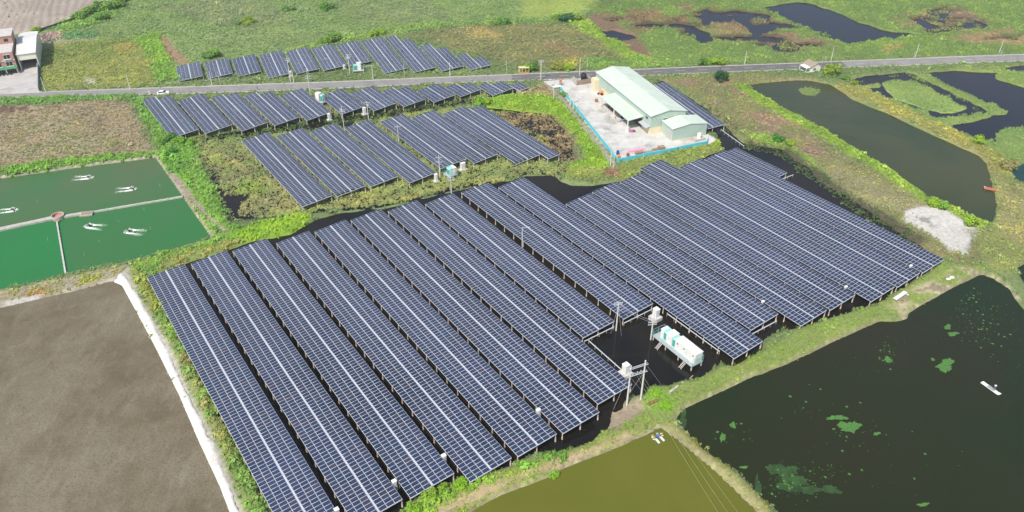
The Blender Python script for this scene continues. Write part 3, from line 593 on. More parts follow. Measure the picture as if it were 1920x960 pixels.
# ------------------------------------------------------------------ road, yards, white bank lining
def resample(line, z, n):
    P = [G(a, b, z) for a, b in line]; X = np.array([p.x for p in P]); Y = np.array([p.y for p in P]); return X, Y
RZ = 1.06
ux, uy = resample(ROAD_U, RZ, 0); lx_, ly_ = resample(ROAD_L, RZ, 0)
rx = np.linspace(-285, 285, 115)
ry_u = np.interp(rx, ux, uy); ry_l = np.interp(rx, lx_, ly_)
M_ASPH = mat('worn_asphalt', (.235, .225, .215), .9, var=.14, scale=.5, dirt=(.15, .145, .14), dirt_amt=.5, dirt_scale=.12)
M_ASPHN = mat('newer_asphalt', (.125, .122, .122), .9, var=.14, scale=.5, dirt=(.19, .185, .18), dirt_amt=.4, dirt_scale=.15)
M_LINE = mat('road_paint', (.60, .59, .55), .7, var=.2, scale=1.0)
M_SHOULD = mat('concrete_shoulder', (.45, .42, .36), .9, var=.2, scale=.8)
mb = MB(); frac = [(0, .055, 3), (.055, .075, 2), (.075, .925, 0), (.925, .945, 2), (.945, 1, 3)]
for k in range(len(rx) - 1):
    for f0, f1, mi in frac:
        pts = []
        for x, fr in ((0, f0), (1, f0), (1, f1), (0, f1)):
            kk = k + x; pts.append((rx[kk], ry_l[kk] + (ry_u[kk] - ry_l[kk]) * fr, RZ))
        mm = 1 if (mi == 0 and -4 < rx[k] < 142) else mi
        mb.add(pts, [(0, 1, 2, 3)], mm)
road = mb.build('road', [M_ASPH, M_ASPHN, M_LINE, M_SHOULD]); tag(road, kind='structure')
mb = MB(); x = -280
while x < 280:
    ym = lambda t: float(np.interp(t, rx, (ry_u + ry_l) / 2))
    if x > -8: mb.add([(x, ym(x) - .09, RZ + .006), (x + 4, ym(x + 4) - .09, RZ + .006), (x + 4, ym(x + 4) + .09, RZ + .006), (x, ym(x) + .09, RZ + .006)], [(0, 1, 2, 3)])
    x += 10
lm = mb.build('lane_marking', [mat('dashed_line_paint', (.58, .50, .36), .7)], road)
def slab_mat(name, col, dk):
    return mat(name, col, .85, var=.10, scale=.35, dirt=dk, dirt_amt=.95, dirt_scale=.13)
M_YARD = slab_mat('stained_yard_concrete', (.53, .52, .485), (.16, .16, .155))
M_YARDW = slab_mat('yard_concrete', (.44, .42, .39), (.30, .285, .27))
for nm, pl, m, z in (('warehouse_yard', YARD, M_YARD, 1.045), ('house_yard', YARD_W, M_YARDW, 1.045)):
    mb = MB(); mb.prism([G(a, b, z)[:2] for a, b in pl][::-1], .6, z); o = mb.build(nm, m); tag(o, kind='structure')

inner = [(213, 529), (228, 535), (249, 573), (285, 640), (335, 740), (372, 827), (412, 913), (430, 960), (455, 1015)]; outer = [(228, 509), (236, 514), (260, 557), (312, 649), (347, 732), (381, 793), (411, 858), (441, 941), (475, 1015)]
def dense(line, z, n):
    P = np.array([G(a, b, z)[:2] for a, b in line]); d = np.r_[0, np.cumsum(np.linalg.norm(np.diff(P, axis=0), axis=1))]; t = np.linspace(0, d[-1], n); return np.stack([np.interp(t, d, P[:, 0]), np.interp(t, d, P[:, 1])], 1)
nl = 160; Pi, Po = dense(inner, .45, nl), dense(outer, 1.2, nl); mb = MB(); nr = 5
for k in range(nl):
    wob = (fbm(np.array([k * .9]), np.array([3.0]), 4, 3)[0] - .5)
    for j in range(nr + 1):
        u = j / nr; p = Pi[k] * (1 - u) + Po[k] * u + (Po[k] - Pi[k]) * (wob * .55 * u ** 2); mb.v.append((p[0], p[1], [.30, .60, .86, 1.06, 1.16, .95][j] + random.uniform(-.02, .02)))
for k in range(nl - 1):
    for j in range(nr): b = k * (nr + 1) + j; mb.f.append((b, b + nr + 1, b + nr + 2, b + 1)); mb.m.append(0)
lining = mb.build('bank_lining', mat('white_bank_lining', (.60, .59, .55), .85, var=.14, scale=.9, bump=.5, dirt=(.36, .32, .25), dirt_amt=.75, dirt_scale=.5), smooth=True); tag(lining, kind='structure')

# ------------------------------------------------------------------ scattered ground plants
def tuft(name, kind, seed):
    r = random.Random(seed); v = []; f = []; lv = []
    if kind == 'blade':
        for i in range(15):
            a = r.uniform(0, 6.28); d = r.uniform(0, .34); px, py = math.cos(a) * d, math.sin(a) * d
            h = r.uniform(.35, .95); lean = r.uniform(.1, .45); b = r.uniform(0, 6.28); w = r.uniform(.035, .07)
            dx, dy = math.cos(b), math.sin(b); k = len(v)
            v += [(px - dy * w, py + dx * w, -.05), (px + dy * w, py - dx * w, -.05),
                  (px + dx * lean * .4 * h + dy * w * .8, py + dy * lean * .4 * h - dx * w * .8, h * .62), (px + dx * lean * .4 * h - dy * w * .8, py + dy * lean * .4 * h + dx * w * .8, h * .62),
                  (px + dx * lean * h, py + dy * lean * h, h)]
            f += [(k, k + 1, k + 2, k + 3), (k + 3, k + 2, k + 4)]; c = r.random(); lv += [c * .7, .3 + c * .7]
    else:
        for i in range(26):
            a = r.uniform(0, 6.28); t = r.uniform(.0, 1.0) ** .6; el = r.uniform(.15, 1.5); d = .52 * t
            p = Vector((math.cos(a) * math.cos(el) * d * 1.25, math.sin(a) * math.cos(el) * d * 1.25, .05 + math.sin(el) * d * 1.05))
            n = (p + Vector((r.uniform(-.4, .4), r.uniform(-.4, .4), r.uniform(.1, .7)))).normalized()
            u = n.orthogonal().normalized(); u.rotate(__import__('mathutils').Quaternion(n, r.uniform(0, 6.28))); w = n.cross(u)
            s = r.uniform(.10, .19); k = len(v)
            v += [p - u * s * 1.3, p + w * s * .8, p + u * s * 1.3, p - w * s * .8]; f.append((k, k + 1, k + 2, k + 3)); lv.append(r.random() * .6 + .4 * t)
    me = bpy.data.meshes.new(name); me.from_pydata([tuple(q) for q in v], [], f); me.materials.append(M_LEAF_I)
    at = me.attributes.new('lv', 'FLOAT', 'FACE'); at.data.foreach_set('value', lv); me.update()
    return bpy.data.objects.new(name, me)
def scatter(name, P, scl, rot, tint, srcs, label):
    me = bpy.data.meshes.new(name); me.vertices.add(len(P)); me.vertices.foreach_set('co', P.astype(np.float32).ravel())
    for nm, ty, arr, fld in (('scl', 'FLOAT', scl, 'value'), ('rot', 'FLOAT', rot, 'value'), ('tint', 'FLOAT_COLOR', np.concatenate([tint, np.ones((len(P), 1))], 1), 'color')):
        a = me.attributes.new(nm, ty, 'POINT'); a.data.foreach_set(fld, arr.astype(np.float32).ravel())
    me.update(); o = link(bpy.data.objects.new(name, me)); tag(o, kind='stuff', label=label)
    ng = bpy.data.node_groups.new(name, 'GeometryNodeTree')
    ng.interface.new_socket('Geometry', in_out='INPUT', socket_type='NodeSocketGeometry'); ng.interface.new_socket('Geometry', in_out='OUTPUT', socket_type='NodeSocketGeometry')
    N, L = ng.nodes, ng.links
    gi, go = N.new('NodeGroupInput'), N.new('NodeGroupOutput'); ip = N.new('GeometryNodeInstanceOnPoints'); jn = N.new('GeometryNodeJoinGeometry')
    for sobj in srcs:
        oi = N.new('GeometryNodeObjectInfo'); oi.inputs['Object'].default_value = sobj; oi.inputs['As Instance'].default_value = True; L.new(oi.outputs['Geometry'], jn.inputs[0])
    L.new(gi.outputs[0], ip.inputs['Points']); L.new(jn.outputs[0], ip.inputs['Instance']); ip.inputs['Pick Instance'].default_value = True
    ri = N.new('FunctionNodeRandomValue'); ri.data_type = 'INT'; ri.inputs[4].default_value = 0; ri.inputs[5].default_value = len(srcs) - 1
    L.new(ri.outputs[2], ip.inputs['Instance Index'])
    an = N.new('GeometryNodeInputNamedAttribute'); an.data_type = 'FLOAT'; an.inputs[0].default_value = 'scl'; L.new(an.outputs[0], ip.inputs['Scale'])
    ar = N.new('GeometryNodeInputNamedAttribute'); ar.data_type = 'FLOAT'; ar.inputs[0].default_value = 'rot'
    cx = N.new('ShaderNodeCombineXYZ'); L.new(ar.outputs[0], cx.inputs[2]); L.new(cx.outputs[0], ip.inputs['Rotation'])
    L.new(ip.outputs[0], go.inputs[0])
    md = o.modifiers.new('scatter', 'NODES'); md.node_group = ng
    return o
# points per cell, inside the view and a wide margin
def sample(D, mult):
    dx = np.diff(xs)[:, None]; dy = np.diff(ys)[None, :]
    cx, cy = (xs[:-1, None] + xs[1:, None]) / 2 + 0 * dy, (ys[None, :-1] + ys[None, 1:]) / 2 + 0 * dx
    vis = (np.abs(cx) < cy * .645 + 26) & (cy < 446) & (cy > 88) & (dx < 1.2) & (dy < 1.2)
    H0 = HH[:-1, :-1]; W0 = WL[:-1, :-1]; F0 = FL[:-1, :-1]
    ok = vis & ((H0 > W0 + .06) | (F0 > .5))
    dens = D[:-1, :-1] * ok * dx * dy * mult
    n = rng.poisson(dens); I, J = np.nonzero(n); c = n[I, J]; I = np.repeat(I, c); J = np.repeat(J, c)
    px = xs[I] + rng.random(len(I)) * STEP; py = ys[J] + rng.random(len(J)) * STEP
    u, w = (px - xs[I]) / STEP, (py - ys[J]) / STEP
    hz = HH[I, J] * (1 - u) * (1 - w) + HH[I + 1, J] * u * (1 - w) + HH[I, J + 1] * (1 - u) * w + HH[I + 1, J + 1] * u * w
    hz = np.maximum(hz, WL[I, J])
    vc = VC[I, J].copy(); sz = SZ[I, J]
    nb = fbm(px, py, 6.0, 3); n2 = fbm(px + 300, py + 77, 2.2, 2)
    vc = vc * .93 + vc.mean(1, keepdims=True) * .07
    vc *= (2.0 - np.clip((vc[:, 1] - .2) * 4, 0, .5))[:, None]
    t = np.clip((nb - .42) * 2.6, 0, 1)[:, None]
    vc = vc * (1 - t * .55) + vc * np.array([1.35, 1.10, .85]) * t * .55
    vc *= (.66 + .42 * nb + .36 * n2 + rng.normal(0, .09, len(I)))[:, None]
    return np.stack([px, py, hz - .02], 1), sz * (.55 + .65 * rng.random(len(I))) * (.5 + 1.0 * n2) * np.where(rng.random(len(I)) < .05, 1.7, 1.0), rng.random(len(I)) * 6.283, np.clip(vc, .012, .6)
GR = [tuft('grass_tuft', 'blade', i) for i in range(4)]
LF = [tuft('leaf_tuft', 'leaf', 20 + i) for i in range(4)]
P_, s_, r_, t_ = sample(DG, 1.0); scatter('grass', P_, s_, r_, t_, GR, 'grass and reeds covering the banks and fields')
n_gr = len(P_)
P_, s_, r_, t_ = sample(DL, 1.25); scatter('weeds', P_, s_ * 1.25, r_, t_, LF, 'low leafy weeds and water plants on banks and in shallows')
print('scatter', n_gr, len(P_))

# ------------------------------------------------------------------ solar tables
PW, PL, PT = 1.575, .975, .036           # one panel: across the table, along the row, thickness
CG, CP = .17, 1.605                      # half of the middle walkway, panel pitch across
def panel_template(lip=.036):
    hx, hy = PW / 2, PL / 2; ix, iy = hx - lip, hy - lip; t = PT
    v = [(-hx, -hy, 0), (hx, -hy, 0), (hx, hy, 0), (-hx, hy, 0), (-ix, -iy, -.004), (ix, -iy, -.004), (ix, iy, -.004), (-ix, iy, -.004),
         (-hx, -hy, -t), (hx, -hy, -t), (hx, hy, -t), (-hx, hy, -t)]
    q = [(4, 5, 6, 7), (0, 1, 5, 4), (1, 2, 6, 5), (2, 3, 7, 6), (3, 0, 4, 7), (8, 9, 1, 0), (9, 10, 2, 1), (10, 11, 3, 2), (11, 8, 0, 3), (11, 10, 9, 8)]
    m = [0, 1, 1, 1, 1, 1, 1, 1, 1, 2]
    return np.array(v), np.array(q), np.array(m)
PV_V, PV_Q, PV_M = panel_template()
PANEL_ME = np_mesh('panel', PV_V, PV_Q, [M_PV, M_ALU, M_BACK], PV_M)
PANEL_ME.attributes.new('pv', 'FLOAT', 'FACE')
_posts = {}
def post_mesh(h, zb, pile=True):
    k = (round(h, 2), round(zb, 2), pile)
    if k not in _posts:
        mb = MB()
        zc = zb + (h - zb) * .52 if pile else zb + .1
        mb.tube((0, 0, zb - .6), (0, 0, zc - .14), .17, .17, 6, 1); mb.tube((0, 0, zc - .14), (0, 0, zc), .185, .185, 6, 2); mb.tube((0, 0, zc), (0, 0, h), .10, .10, 6, 0)
        _posts[k] = mb.mesh('post', [M_GALV, M_PILE, M_RUST])
    return _posts[k]
n_ind = 0
def solar_table(label, group, yaw, x, yl, yr, tilt_rise=.30, zr=2.3, zb=0.0, single=True, skip=(), max_ind=300, min_px=9.3, pile=True):
    """yl, yr: (far, near) ends of the left and right half along the row; None leaves a half out"""
    global n_ind
    c, s = math.cos(yaw), math.sin(yaw)
    rngs = [r for r in (yl, yr) if r]
    ya, yb = min(r[1] for r in rngs), max(r[0] for r in rngs); ym = (ya + yb) / 2
    root = thing('solar_table', (x * c - ym * s, x * s + ym * c, 0), yaw, label, 'solar table', group)
    tl = math.atan2(tilt_rise, 5.0); k = tilt_rise / 5.0
    def wp(lx, ly, lz): return (root.location.x + lx * c - ly * s, root.location.y + lx * s + ly * c, lz)
    cand = []
    for side, rr in ((-1, yl), (1, yr)):
        if not rr: continue
        n = max(1, round((rr[0] - rr[1]) / 1.0)); pit = (rr[0] - rr[1]) / n
        for i in range(n):
            for j in range(3):
                if (side, i, j) in skip: continue
                lx = side * (CG + CP * (j + .5)); ly = rr[1] - ym + (i + .5) * pit; cand.append((lx, ly, zr + lx * k + .02))
    cand = np.array(cand)
    size = []
    for lx, ly, lz in cand:
        a = pix(wp(lx - PW / 2, ly, lz)); b = pix(wp(lx + PW / 2, ly, lz)); size.append(math.hypot(a[0] - b[0], a[1] - b[1]) if -20 < a[0] < 1940 and -20 < a[1] < 990 else 0)
    size = np.array(size); order = np.argsort(-size, kind='stable'); ind = set()
    if single: ind = set(order[:max_ind][size[order[:max_ind]] >= min_px].tolist())
    rest = np.array([i for i in range(len(cand)) if i not in ind], int)
    for i in ind:
        o = bpy.data.objects.new('panel', PANEL_ME); o.parent = root; o.location = cand[i]; o.rotation_euler = (random.gauss(0, .0025), -tl + random.gauss(0, .002), 0); scene.collection.objects.link(o)
    n_ind += len(ind)
    if len(rest):
        ct, st = math.cos(tl), math.sin(tl); V = PV_V.copy(); V = np.stack([V[:, 0] * ct - V[:, 2] * st, V[:, 1], V[:, 0] * st + V[:, 2] * ct], 1)
        AV = (V[None] + cand[rest][:, None]).reshape(-1, 3); AQ = (PV_Q[None] + (np.arange(len(rest)) * len(PV_V))[:, None, None]).reshape(-1, 4)
        me = np_mesh('panel_field', AV, AQ, [M_PV, M_ALU, M_BACK], np.tile(PV_M, len(rest)))
        a = me.attributes.new('pv', 'FLOAT', 'FACE'); a.data.foreach_set('value', np.repeat(rng.random(len(rest)), len(PV_Q)).astype(np.float32))
        o = link(bpy.data.objects.new('panel_field', me)); o.parent = root; tag(o, kind='stuff')
    # middle walkway, rails under the joints, end beams
    mw = MB()
    if yl and yr: wa, wb = min(yl[1], yr[1]), max(yl[0], yr[0])
    else: wa, wb = rngs[0][1], rngs[0][0]
    for q in range(int((wb - wa) / 4.7) + 1):
        y0 = wa + q * 4.7; y1 = min(wb, y0 + 4.66)
        if y1 - y0 > .2: mw.box((0, (y0 + y1) / 2 - ym, zr + .045), (.22, y1 - y0, .05))
    mw.build('walkway', M_WALK, root)
    rl = MB()
    for side, rr in ((-1, yl), (1, yr)):
        if not rr: continue
        for j in range(4):
            lx = side * (CG + CP * j) if j else side * (CG - .01); lx = lx - side * .04 if j == 3 else lx
            rl.box((lx, (rr[0] + rr[1]) / 2 - ym, zr + lx * k - .062), (.09, rr[0] - rr[1] - .06, .05))
    rl.build('rails', M_GALV, root)
    for rr_i, (e, sgn) in enumerate(((0, 1), (1, -1))):
        for side, rr in ((-1, yl), (1, yr)):
            if not rr: continue
            bm = MB(); bx = side * 2.49; bm.box((bx, rr[e] - ym - sgn * .03, zr + bx * k - .155), (5.0, .12, .13), tilt=tl)
            bm.build('end_beam', M_GALV, root)
    # posts
    jm = MB()
    for lx, rr in ((-4.9, yl), (0.0, yl if yl and (not yr or yl[0] - yl[1] >= yr[0] - yr[1]) else yr), (4.9, yr)):
        if not rr: continue
        n = max(1, round((rr[0] - rr[1] - .5) / 4.72)); h = zr + lx * k - .2
        for i in range(n + 1):
            ly = rr[1] - ym + .25 + (rr[0] - rr[1] - .5) * i / n
            if single and (lx < -1 or i in (0, n)):
                o = bpy.data.objects.new('post', post_mesh(h, zb, pile)); o.parent = root; o.location = (lx, ly, 0); scene.collection.objects.link(o)
            else:
                pm = post_mesh(h, zb, pile); b = len(jm.v)
                jm.add([(v.co.x + lx, v.co.y + ly, v.co.z) for v in pm.vertices], [], 0)
                for p in pm.polygons: jm.f.append(tuple(b + q for q in p.vertices)); jm.m.append(p.material_index)
    if jm.v:
        o = jm.build('post_rows', [M_GALV, M_PILE, M_RUST], root); tag(o, kind='stuff')
    return root
ORD = ['first', 'second', 'third', 'fourth', 'fifth', 'sixth', 'seventh', 'eighth', 'ninth', 'tenth', 'eleventh', 'twelfth', 'thirteenth', 'fourteenth', 'fifteenth', 'sixteenth', 'seventeenth']
YAW_A = R(34.84)
FRONT = [(22.5, 197.3, 88.0), (34.1, 197.1, 93.1), (45.6, 196.7, 92.8), (57.2, 193.4, 89.5), (68.7, 193.0, 89.4), (80.1, 192.7, 89.1), (91.7, 191.0, 91.5), (103.2, 188.3, 110.8), (116.1, 187.9, 110.6), (127.6, 183.9, 84.6),
         (139.0, 163.4, 89.4), (150.4, 164.4, 83.4), (161.8, 164.2, 83.2), (173.3, 167.4, 79.4), (184.6, 160.3, 79.2), (196.1, 159.8, 79.1), (205.7, 159.0, 136.9)]
EXTRA = {0: 'beside the white lined bank', 7: 'ending at open water', 8: 'short, by the guyed pole', 9: 'passing the long platform', 15: 'reaching furthest right', 16: 'short and half wide'}
for i, (x, a, b) in enumerate(FRONT):
    lab = '%s solar table from the left in the large front field' % ORD[i]
    if i in EXTRA: lab += ', ' + EXTRA[i]
    if i == 16: solar_table(lab, 'solar tables of the large front field', YAW_A, 200.75, None, (a, b))
    else: solar_table(lab, 'solar tables of the large front field', YAW_A, x, (a, b), (a, b))
YAW_M = R(34.71)
MIDF = [(70.8, 264.1, 208.7), (82.3, 260.6, 208.4), (93.8, 257.3, 208.1), (105.3, 253.1, 203.2), (118.4, 250.2, 205.8), (129.6, 246.7, 202.7), (141.1, 243.0, 194.0), (146.8, 240.5, 190.4)]
for i, (x, a, b) in enumerate(MIDF):
    lab = '%s solar table from the left in the middle marshy field' % ORD[i]
    skip = {(-1, 0, j) for j in range(3)} | {(1, 0, 0)} if i in (1, 6) else ()
    if i == 7: solar_table(lab + ', only half as wide', 'solar tables of the middle marshy field', YAW_M, x, None, (a, b), tilt_rise=.38, single=False)
    else: solar_table(lab + (', missing some end panels' if i in (1, 6) else ''), 'solar tables of the middle marshy field', YAW_M, x, (a, b), (a, b), tilt_rise=.38, single=False, skip=skip)
YAW_R = R(34.91)
ROADF = [(51.9, 321.4, 280.6, (317.5, 178.7)), (63.1, 312.4, 277.5, None), (74.5, 308.1, 271.9, (444, 173)), (86.1, 302.7, 269.6, (506.9, 171)), (97.6, 294.7, 266.9, None), (110.6, 285.3, 264.6, None), (122.0, 280.9, 260.4, None),
         (133.3, 275.7, 257.2, (762.7, 161)), (145.0, 267.7, 254.1, None), (156.4, 264.5, 252.9, (880.5, 154.8)), (167.6, 257.8, 246.4, (939, 152)), (173.2, 249.9, 243.4, None)]
def row_y(px, yaw, z):
    p = G(px[0], px[1], z); return -p.x * math.sin(yaw) + p.y * math.cos(yaw)
for i, (x, a, b, tr) in enumerate(ROADF):
    lab = '%s solar table from the left in the roadside row' % ORD[i]
    ar = row_y(tr, YAW_R, 2.75) if tr else a
    if i == 11: solar_table(lab + ', the half width last one', 'solar tables along the road', YAW_R, x, None, (a, b), tilt_rise=.44, single=False)
    else: solar_table(lab, 'solar tables along the road', YAW_R, x, (a, b), (ar, b), tilt_rise=.44, single=False)
YAW_S = R(22.72)
BEYOND = [(-2.5, 356.9, 339.5, None), (9.2, 356.8, 337.8, None), (20.7, 356.8, 335.3, None), (32.3, 357.2, 328.4, None), (43.9, 357.1, 328.8, None), (55.3, 356.6, 328.1, None), (66.9, 356.5, 329.1, None), (78.5, 357.3, 314.9, None),
          (90.1, 357.9, 311.1, (768, 72.5)), (101.6, 340.3, 308.0, (836.7, 88.3)), (113.1, 322.9, 304.6, (906.7, 105.8))]
for i, (x, a, b, tr) in enumerate(BEYOND):
    lab = '%s solar table from the left in the grass beyond the road' % ORD[i]
    solar_table(lab, 'solar tables beyond the road', YAW_S, x, (a, b), (row_y(tr, YAW_S, 2.7) if tr else a, b), tilt_rise=.44, zb=.9, single=False, pile=False)
solar_table('solar table over dark water behind the pale green warehouse', None, R(21.2), 164.6, (264.0, 220.4), (264.0, 220.4), tilt_rise=.42, single=False)
print('single panels', n_ind)

# ------------------------------------------------------------------ bushes and trees
def crown_mesh(seed, n=650, flat=.8, leaf=.13):
    r = random.Random(seed); lobes = [(Vector((0, 0, .55)), .6)]
    for i in range(8):
        a = r.uniform(0, 6.28); lobes.append((Vector((math.cos(a) * r.uniform(.35, .7), math.sin(a) * r.uniform(.35, .7), r.uniform(.3, .95) * flat)), r.uniform(.28, .46)))
    v = []; f = []; lv = []
    for i in range(n):
        c, rad = r.choice(lobes); d = Vector((r.gauss(0, 1), r.gauss(0, 1), r.gauss(.25, 1))).normalized()
        t = r.random() ** .35; p = c + d * (rad * t * r.uniform(.85, 1.12))
        if p.z < .04: p.z = r.uniform(.04, .25)
        nn = (d + Vector((r.uniform(-.7, .7), r.uniform(-.7, .7), r.uniform(-.1, .9)))).normalized(); u = nn.orthogonal().normalized()
        a = r.uniform(0, 6.28); w = nn.cross(u); u, w = u * math.cos(a) + w * math.sin(a), w * math.cos(a) - u * math.sin(a)
        s = leaf * r.uniform(.6, 1.3); k = len(v)
        v += [p - u * s, p + w * s * .62 + nn * s * .1, p + u * s, p - w * s * .62 + nn * s * .1]; f.append((k, k + 1, k + 2, k + 3)); lv.append(min(1, max(0, .5 * r.random() + .5 * (i % 7) / 7)))
    me = bpy.data.meshes.new('crown'); me.from_pydata([tuple(q) for q in v], [], f); me.materials.append(M_LEAF_O)
    at = me.attributes.new('lv', 'FLOAT', 'FACE'); at.data.foreach_set('value', lv); me.update(); return me
CROWNS = [crown_mesh(s) for s in range(5)]
def trunk_mesh(seed):
    r = random.Random(seed); mb = MB(); mb.tube((0, 0, -.15), (.03, .02, .38), .06, .045, 7)
    for i in range(6):
        a = r.uniform(0, 6.28); p = Vector((.03, .02, r.uniform(.2, .38))); q = p + Vector((math.cos(a) * r.uniform(.25, .5), math.sin(a) * r.uniform(.25, .5), r.uniform(.25, .5)))
        mb.tube(p, q, .032, .012, 5, 0, False); e = q + Vector((math.cos(a + .6) * .2, math.sin(a + .6) * .2, .2)); mb.tube(q, e, .012, .005, 4, 0, False)
    return mb.mesh('trunk', [M_BARK])
TRUNKS = [trunk_mesh(s) for s in range(3)]
def ground_z(x, y):
    i = int(np.clip(np.searchsorted(xs, x) - 1, 0, NX - 2)); j = int(np.clip(np.searchsorted(ys, y) - 1, 0, NY - 2)); return float(HH[i:i + 2, j:j + 2].mean())
_bi = 0
def bush(px, py, w, h, col, label, group=None, name='bush', cat='bush', leafy=None):
    """w, h in metres; (px, py) is the foot of the plant in the photograph"""
    global _bi
    p = G(px, py, 1.0); p.z = ground_z(p.x, p.y); _bi += 1
    t = thing(name, p, random.uniform(0, 6.28), label, cat, group)
    c = link(bpy.data.objects.new('crown', CROWNS[_bi % 5])); c.parent = t; c.scale = (w / 1.9, w / 1.9, h / 1.35); c.color = (*[min(1, q * 1.55) for q in col], 1); c.rotation_euler = (0, 0, random.uniform(0, 6))
    k = link(bpy.data.objects.new('trunk', TRUNKS[_bi % 3])); k.parent = t; k.scale = (w / 1.9, w / 1.9, h / 1.35)
    return t
cG, cL, cD, cY, cP = (.13, .25, .035), (.21, .33, .025), (.03, .085, .025), (.19, .27, .035), (.20, .26, .12)
bush(1350, 151, 6.6, 6.2, cD, 'dark green round tree beside the road right of the warehouse', name='tree', cat='tree')
bush(1557, 140, 8.0, 6.2, cY, 'yellow green tree beside the small white house', name='tree', cat='tree')
bush(1315, 121, 5.5, 4.0, (.10, .2, .03), 'green bush across the road, left of two lime bushes'); bush(1331, 121, 5.5, 3.4, cL, 'lime bush across the road, middle of three bushes'); bush(1347, 120, 6.0, 3.8, cL, 'lime bush across the road, right of three bushes')
bush(612, 18, 9.5, 4.6, (.10, .22, .03), 'green bush alone near the top edge of the far field'); bush(463, 45, 8.5, 4.2, cY, 'yellow green bush alone in the middle of the far field'); bush(449, 46, 5.0, 3.2, (.13, .23, .06), 'small bush beside the yellow green bush in the far field')
bush(540, 20, 8.0, 3.0, (.14, .25, .06), 'low pale bush in the far field near the top edge')
bush(1060, 39, 9.0, 4.6, (.045, .13, .05), 'dark green bush at the corner of the far dike'); bush(1043, 37, 6.5, 3.8, cY, 'yellow green bush left of the dark dike bush'); bush(1082, 37, 6.5, 3.8, cY, 'yellow green bush right of the dark dike bush')
bush(945, 45, 6.5, 4.8, (.09, .22, .04), 'green bush standing alone on the far dike'); bush(930, 46, 5.0, 2.6, cG, 'low green bush on the far dike left of a taller one')
for i, (x, y, w, h) in enumerate(((150, 36, 7, 4.5), (166, 27, 8, 5.5), (184, 22, 8, 6.2), (203, 18, 9, 6.6), (222, 14, 8, 5.6), (190, 36, 8, 4.2))):
    bush(x, y, w, h, [cG, (.15, .26, .03), (.12, .24, .04)][i % 3], '%s shrub from the left along the dark field wall' % ORD[i], 'shrubs along the field wall', name='shrub', cat='shrub')
bush(68, 60, 5.5, 3.4, cL, 'lime shrub behind the white shed', name='shrub', cat='shrub')
bush(404, 106, 7.0, 4.6, cG, 'bright green bush behind the second table beyond the road'); bush(388, 110, 6, 3.6, (.10, .22, .05), 'green bush behind the gap between the first two far tables')
bush(613, 81, 6.5, 4.4, (.14, .25, .03), 'green bush behind the seventh far table'); bush(630, 77, 6.5, 4.4, cG, 'green bush above the far tables, right of another'); bush(700, 68, 5.5, 3.8, cL, 'lime bush behind the eighth far table'); bush(716, 64, 5.0, 3.4, cL, 'lime bush right of another on the far hedge line')
bush(988, 133, 5.2, 4.6, (.15, .27, .03), 'round tree right behind the bus shelter', name='tree', cat='tree'); bush(999, 133, 5.0, 4.8, (.09, .19, .03), 'darker round tree beside the bus shelter', name='tree', cat='tree')
bush(1045, 131, 6.0, 3.4, (.22, .24, .05), 'yellowish shrub on the verge right of the bus shelter', name='shrub', cat='shrub'); bush(1066, 131, 5.5, 3.4, cL, 'lime shrub on the verge across from the yard gate', name='shrub', cat='shrub')
bush(900, 196, 5.6, 4.6, (.15, .30, .02), 'bright green bush at the right end of the roadside tables'); bush(914, 194, 4.0, 3.0, cL, 'lime bush beside the bright green bush near the roadside tables')
bush(1459, 266, 4.6, 3.6, (.07, .20, .03), 'dark green bush on the weedy bank right of the warehouse'); bush(1481, 272, 3.6, 2.8, cL, 'lime bush on the weedy bank right of a darker one')
bush(1752, 386, 4.6, 3.2, cL, 'lime bush beside the sandy clearing'); bush(1768, 391, 4.0, 2.8, (.14, .28, .03), 'green bush on the bank behind the sandy clearing'); bush(1822, 424, 4.6, 3.6, cL, 'lime bush at the corner of the long pond')
bush(1833, 270, 5.0, 3.6, cL, 'lime bush on the dike between long pond and marsh pools'); bush(1586, 150, 3.6, 2.4, cG, 'green bush on the dike below the small house'); bush(1601, 158, 3.6, 2.4, cY, 'yellow bush on the dike below the small house')
bush(1888, 316, 6.0, 4.6, (.25, .24, .09), 'tan reedy bush by the teal pond')
for i, (x, y, w, h, c) in enumerate(((752, 975, 3.0, 1.9, (.15, .28, .025)), (778, 955, 3.4, 2.2, (.17, .31, .02)), (806, 936, 3.4, 2.3, (.19, .30, .03)), (832, 921, 3.2, 2.1, (.16, .27, .03)), (862, 911, 3.2, 2.0, (.18, .33, .02)), (893, 898, 2.8, 1.7, (.15, .29, .03)), (1037, 887, 2.6, 1.6, (.17, .31, .03)))):
    bush(x, y, w, h, c, '%s leafy bush from the left on the bank by the olive pond' % ORD[i], 'leafy bushes on the olive pond bank')
for i, (x, y, w, h, c) in enumerate(((305, 268, 4.0, 3.0, cG), (322, 262, 4.4, 3.6, (.08, .2, .03)), (340, 268, 4.0, 3.0, (.16, .31, .02)), (357, 266, 4.2, 2.8, (.14, .29, .02)), (318, 290, 5.0, 2.8, (.08, .22, .04)))):
    bush(x, y, w, h, c, '%s bush from the left at the foot of the leftmost roadside table' % ORD[i], 'bushes below the leftmost roadside table')
bush(1058, 180, 3.0, 2.4, (.15, .28, .04), 'small rounded tree outside the blue wall near the gate', name='tree', cat='tree')
bush(1228, 738, 2.6, 1.1, (.19, .36, .015), 'lime creeper mound at the foot of the pole frame', name='creeper', cat='plant'); bush(1248, 762, 3.0, .9, (.17, .34, .015), 'lime creeper mound on the bank corner by the olive pond', name='creeper', cat='plant')

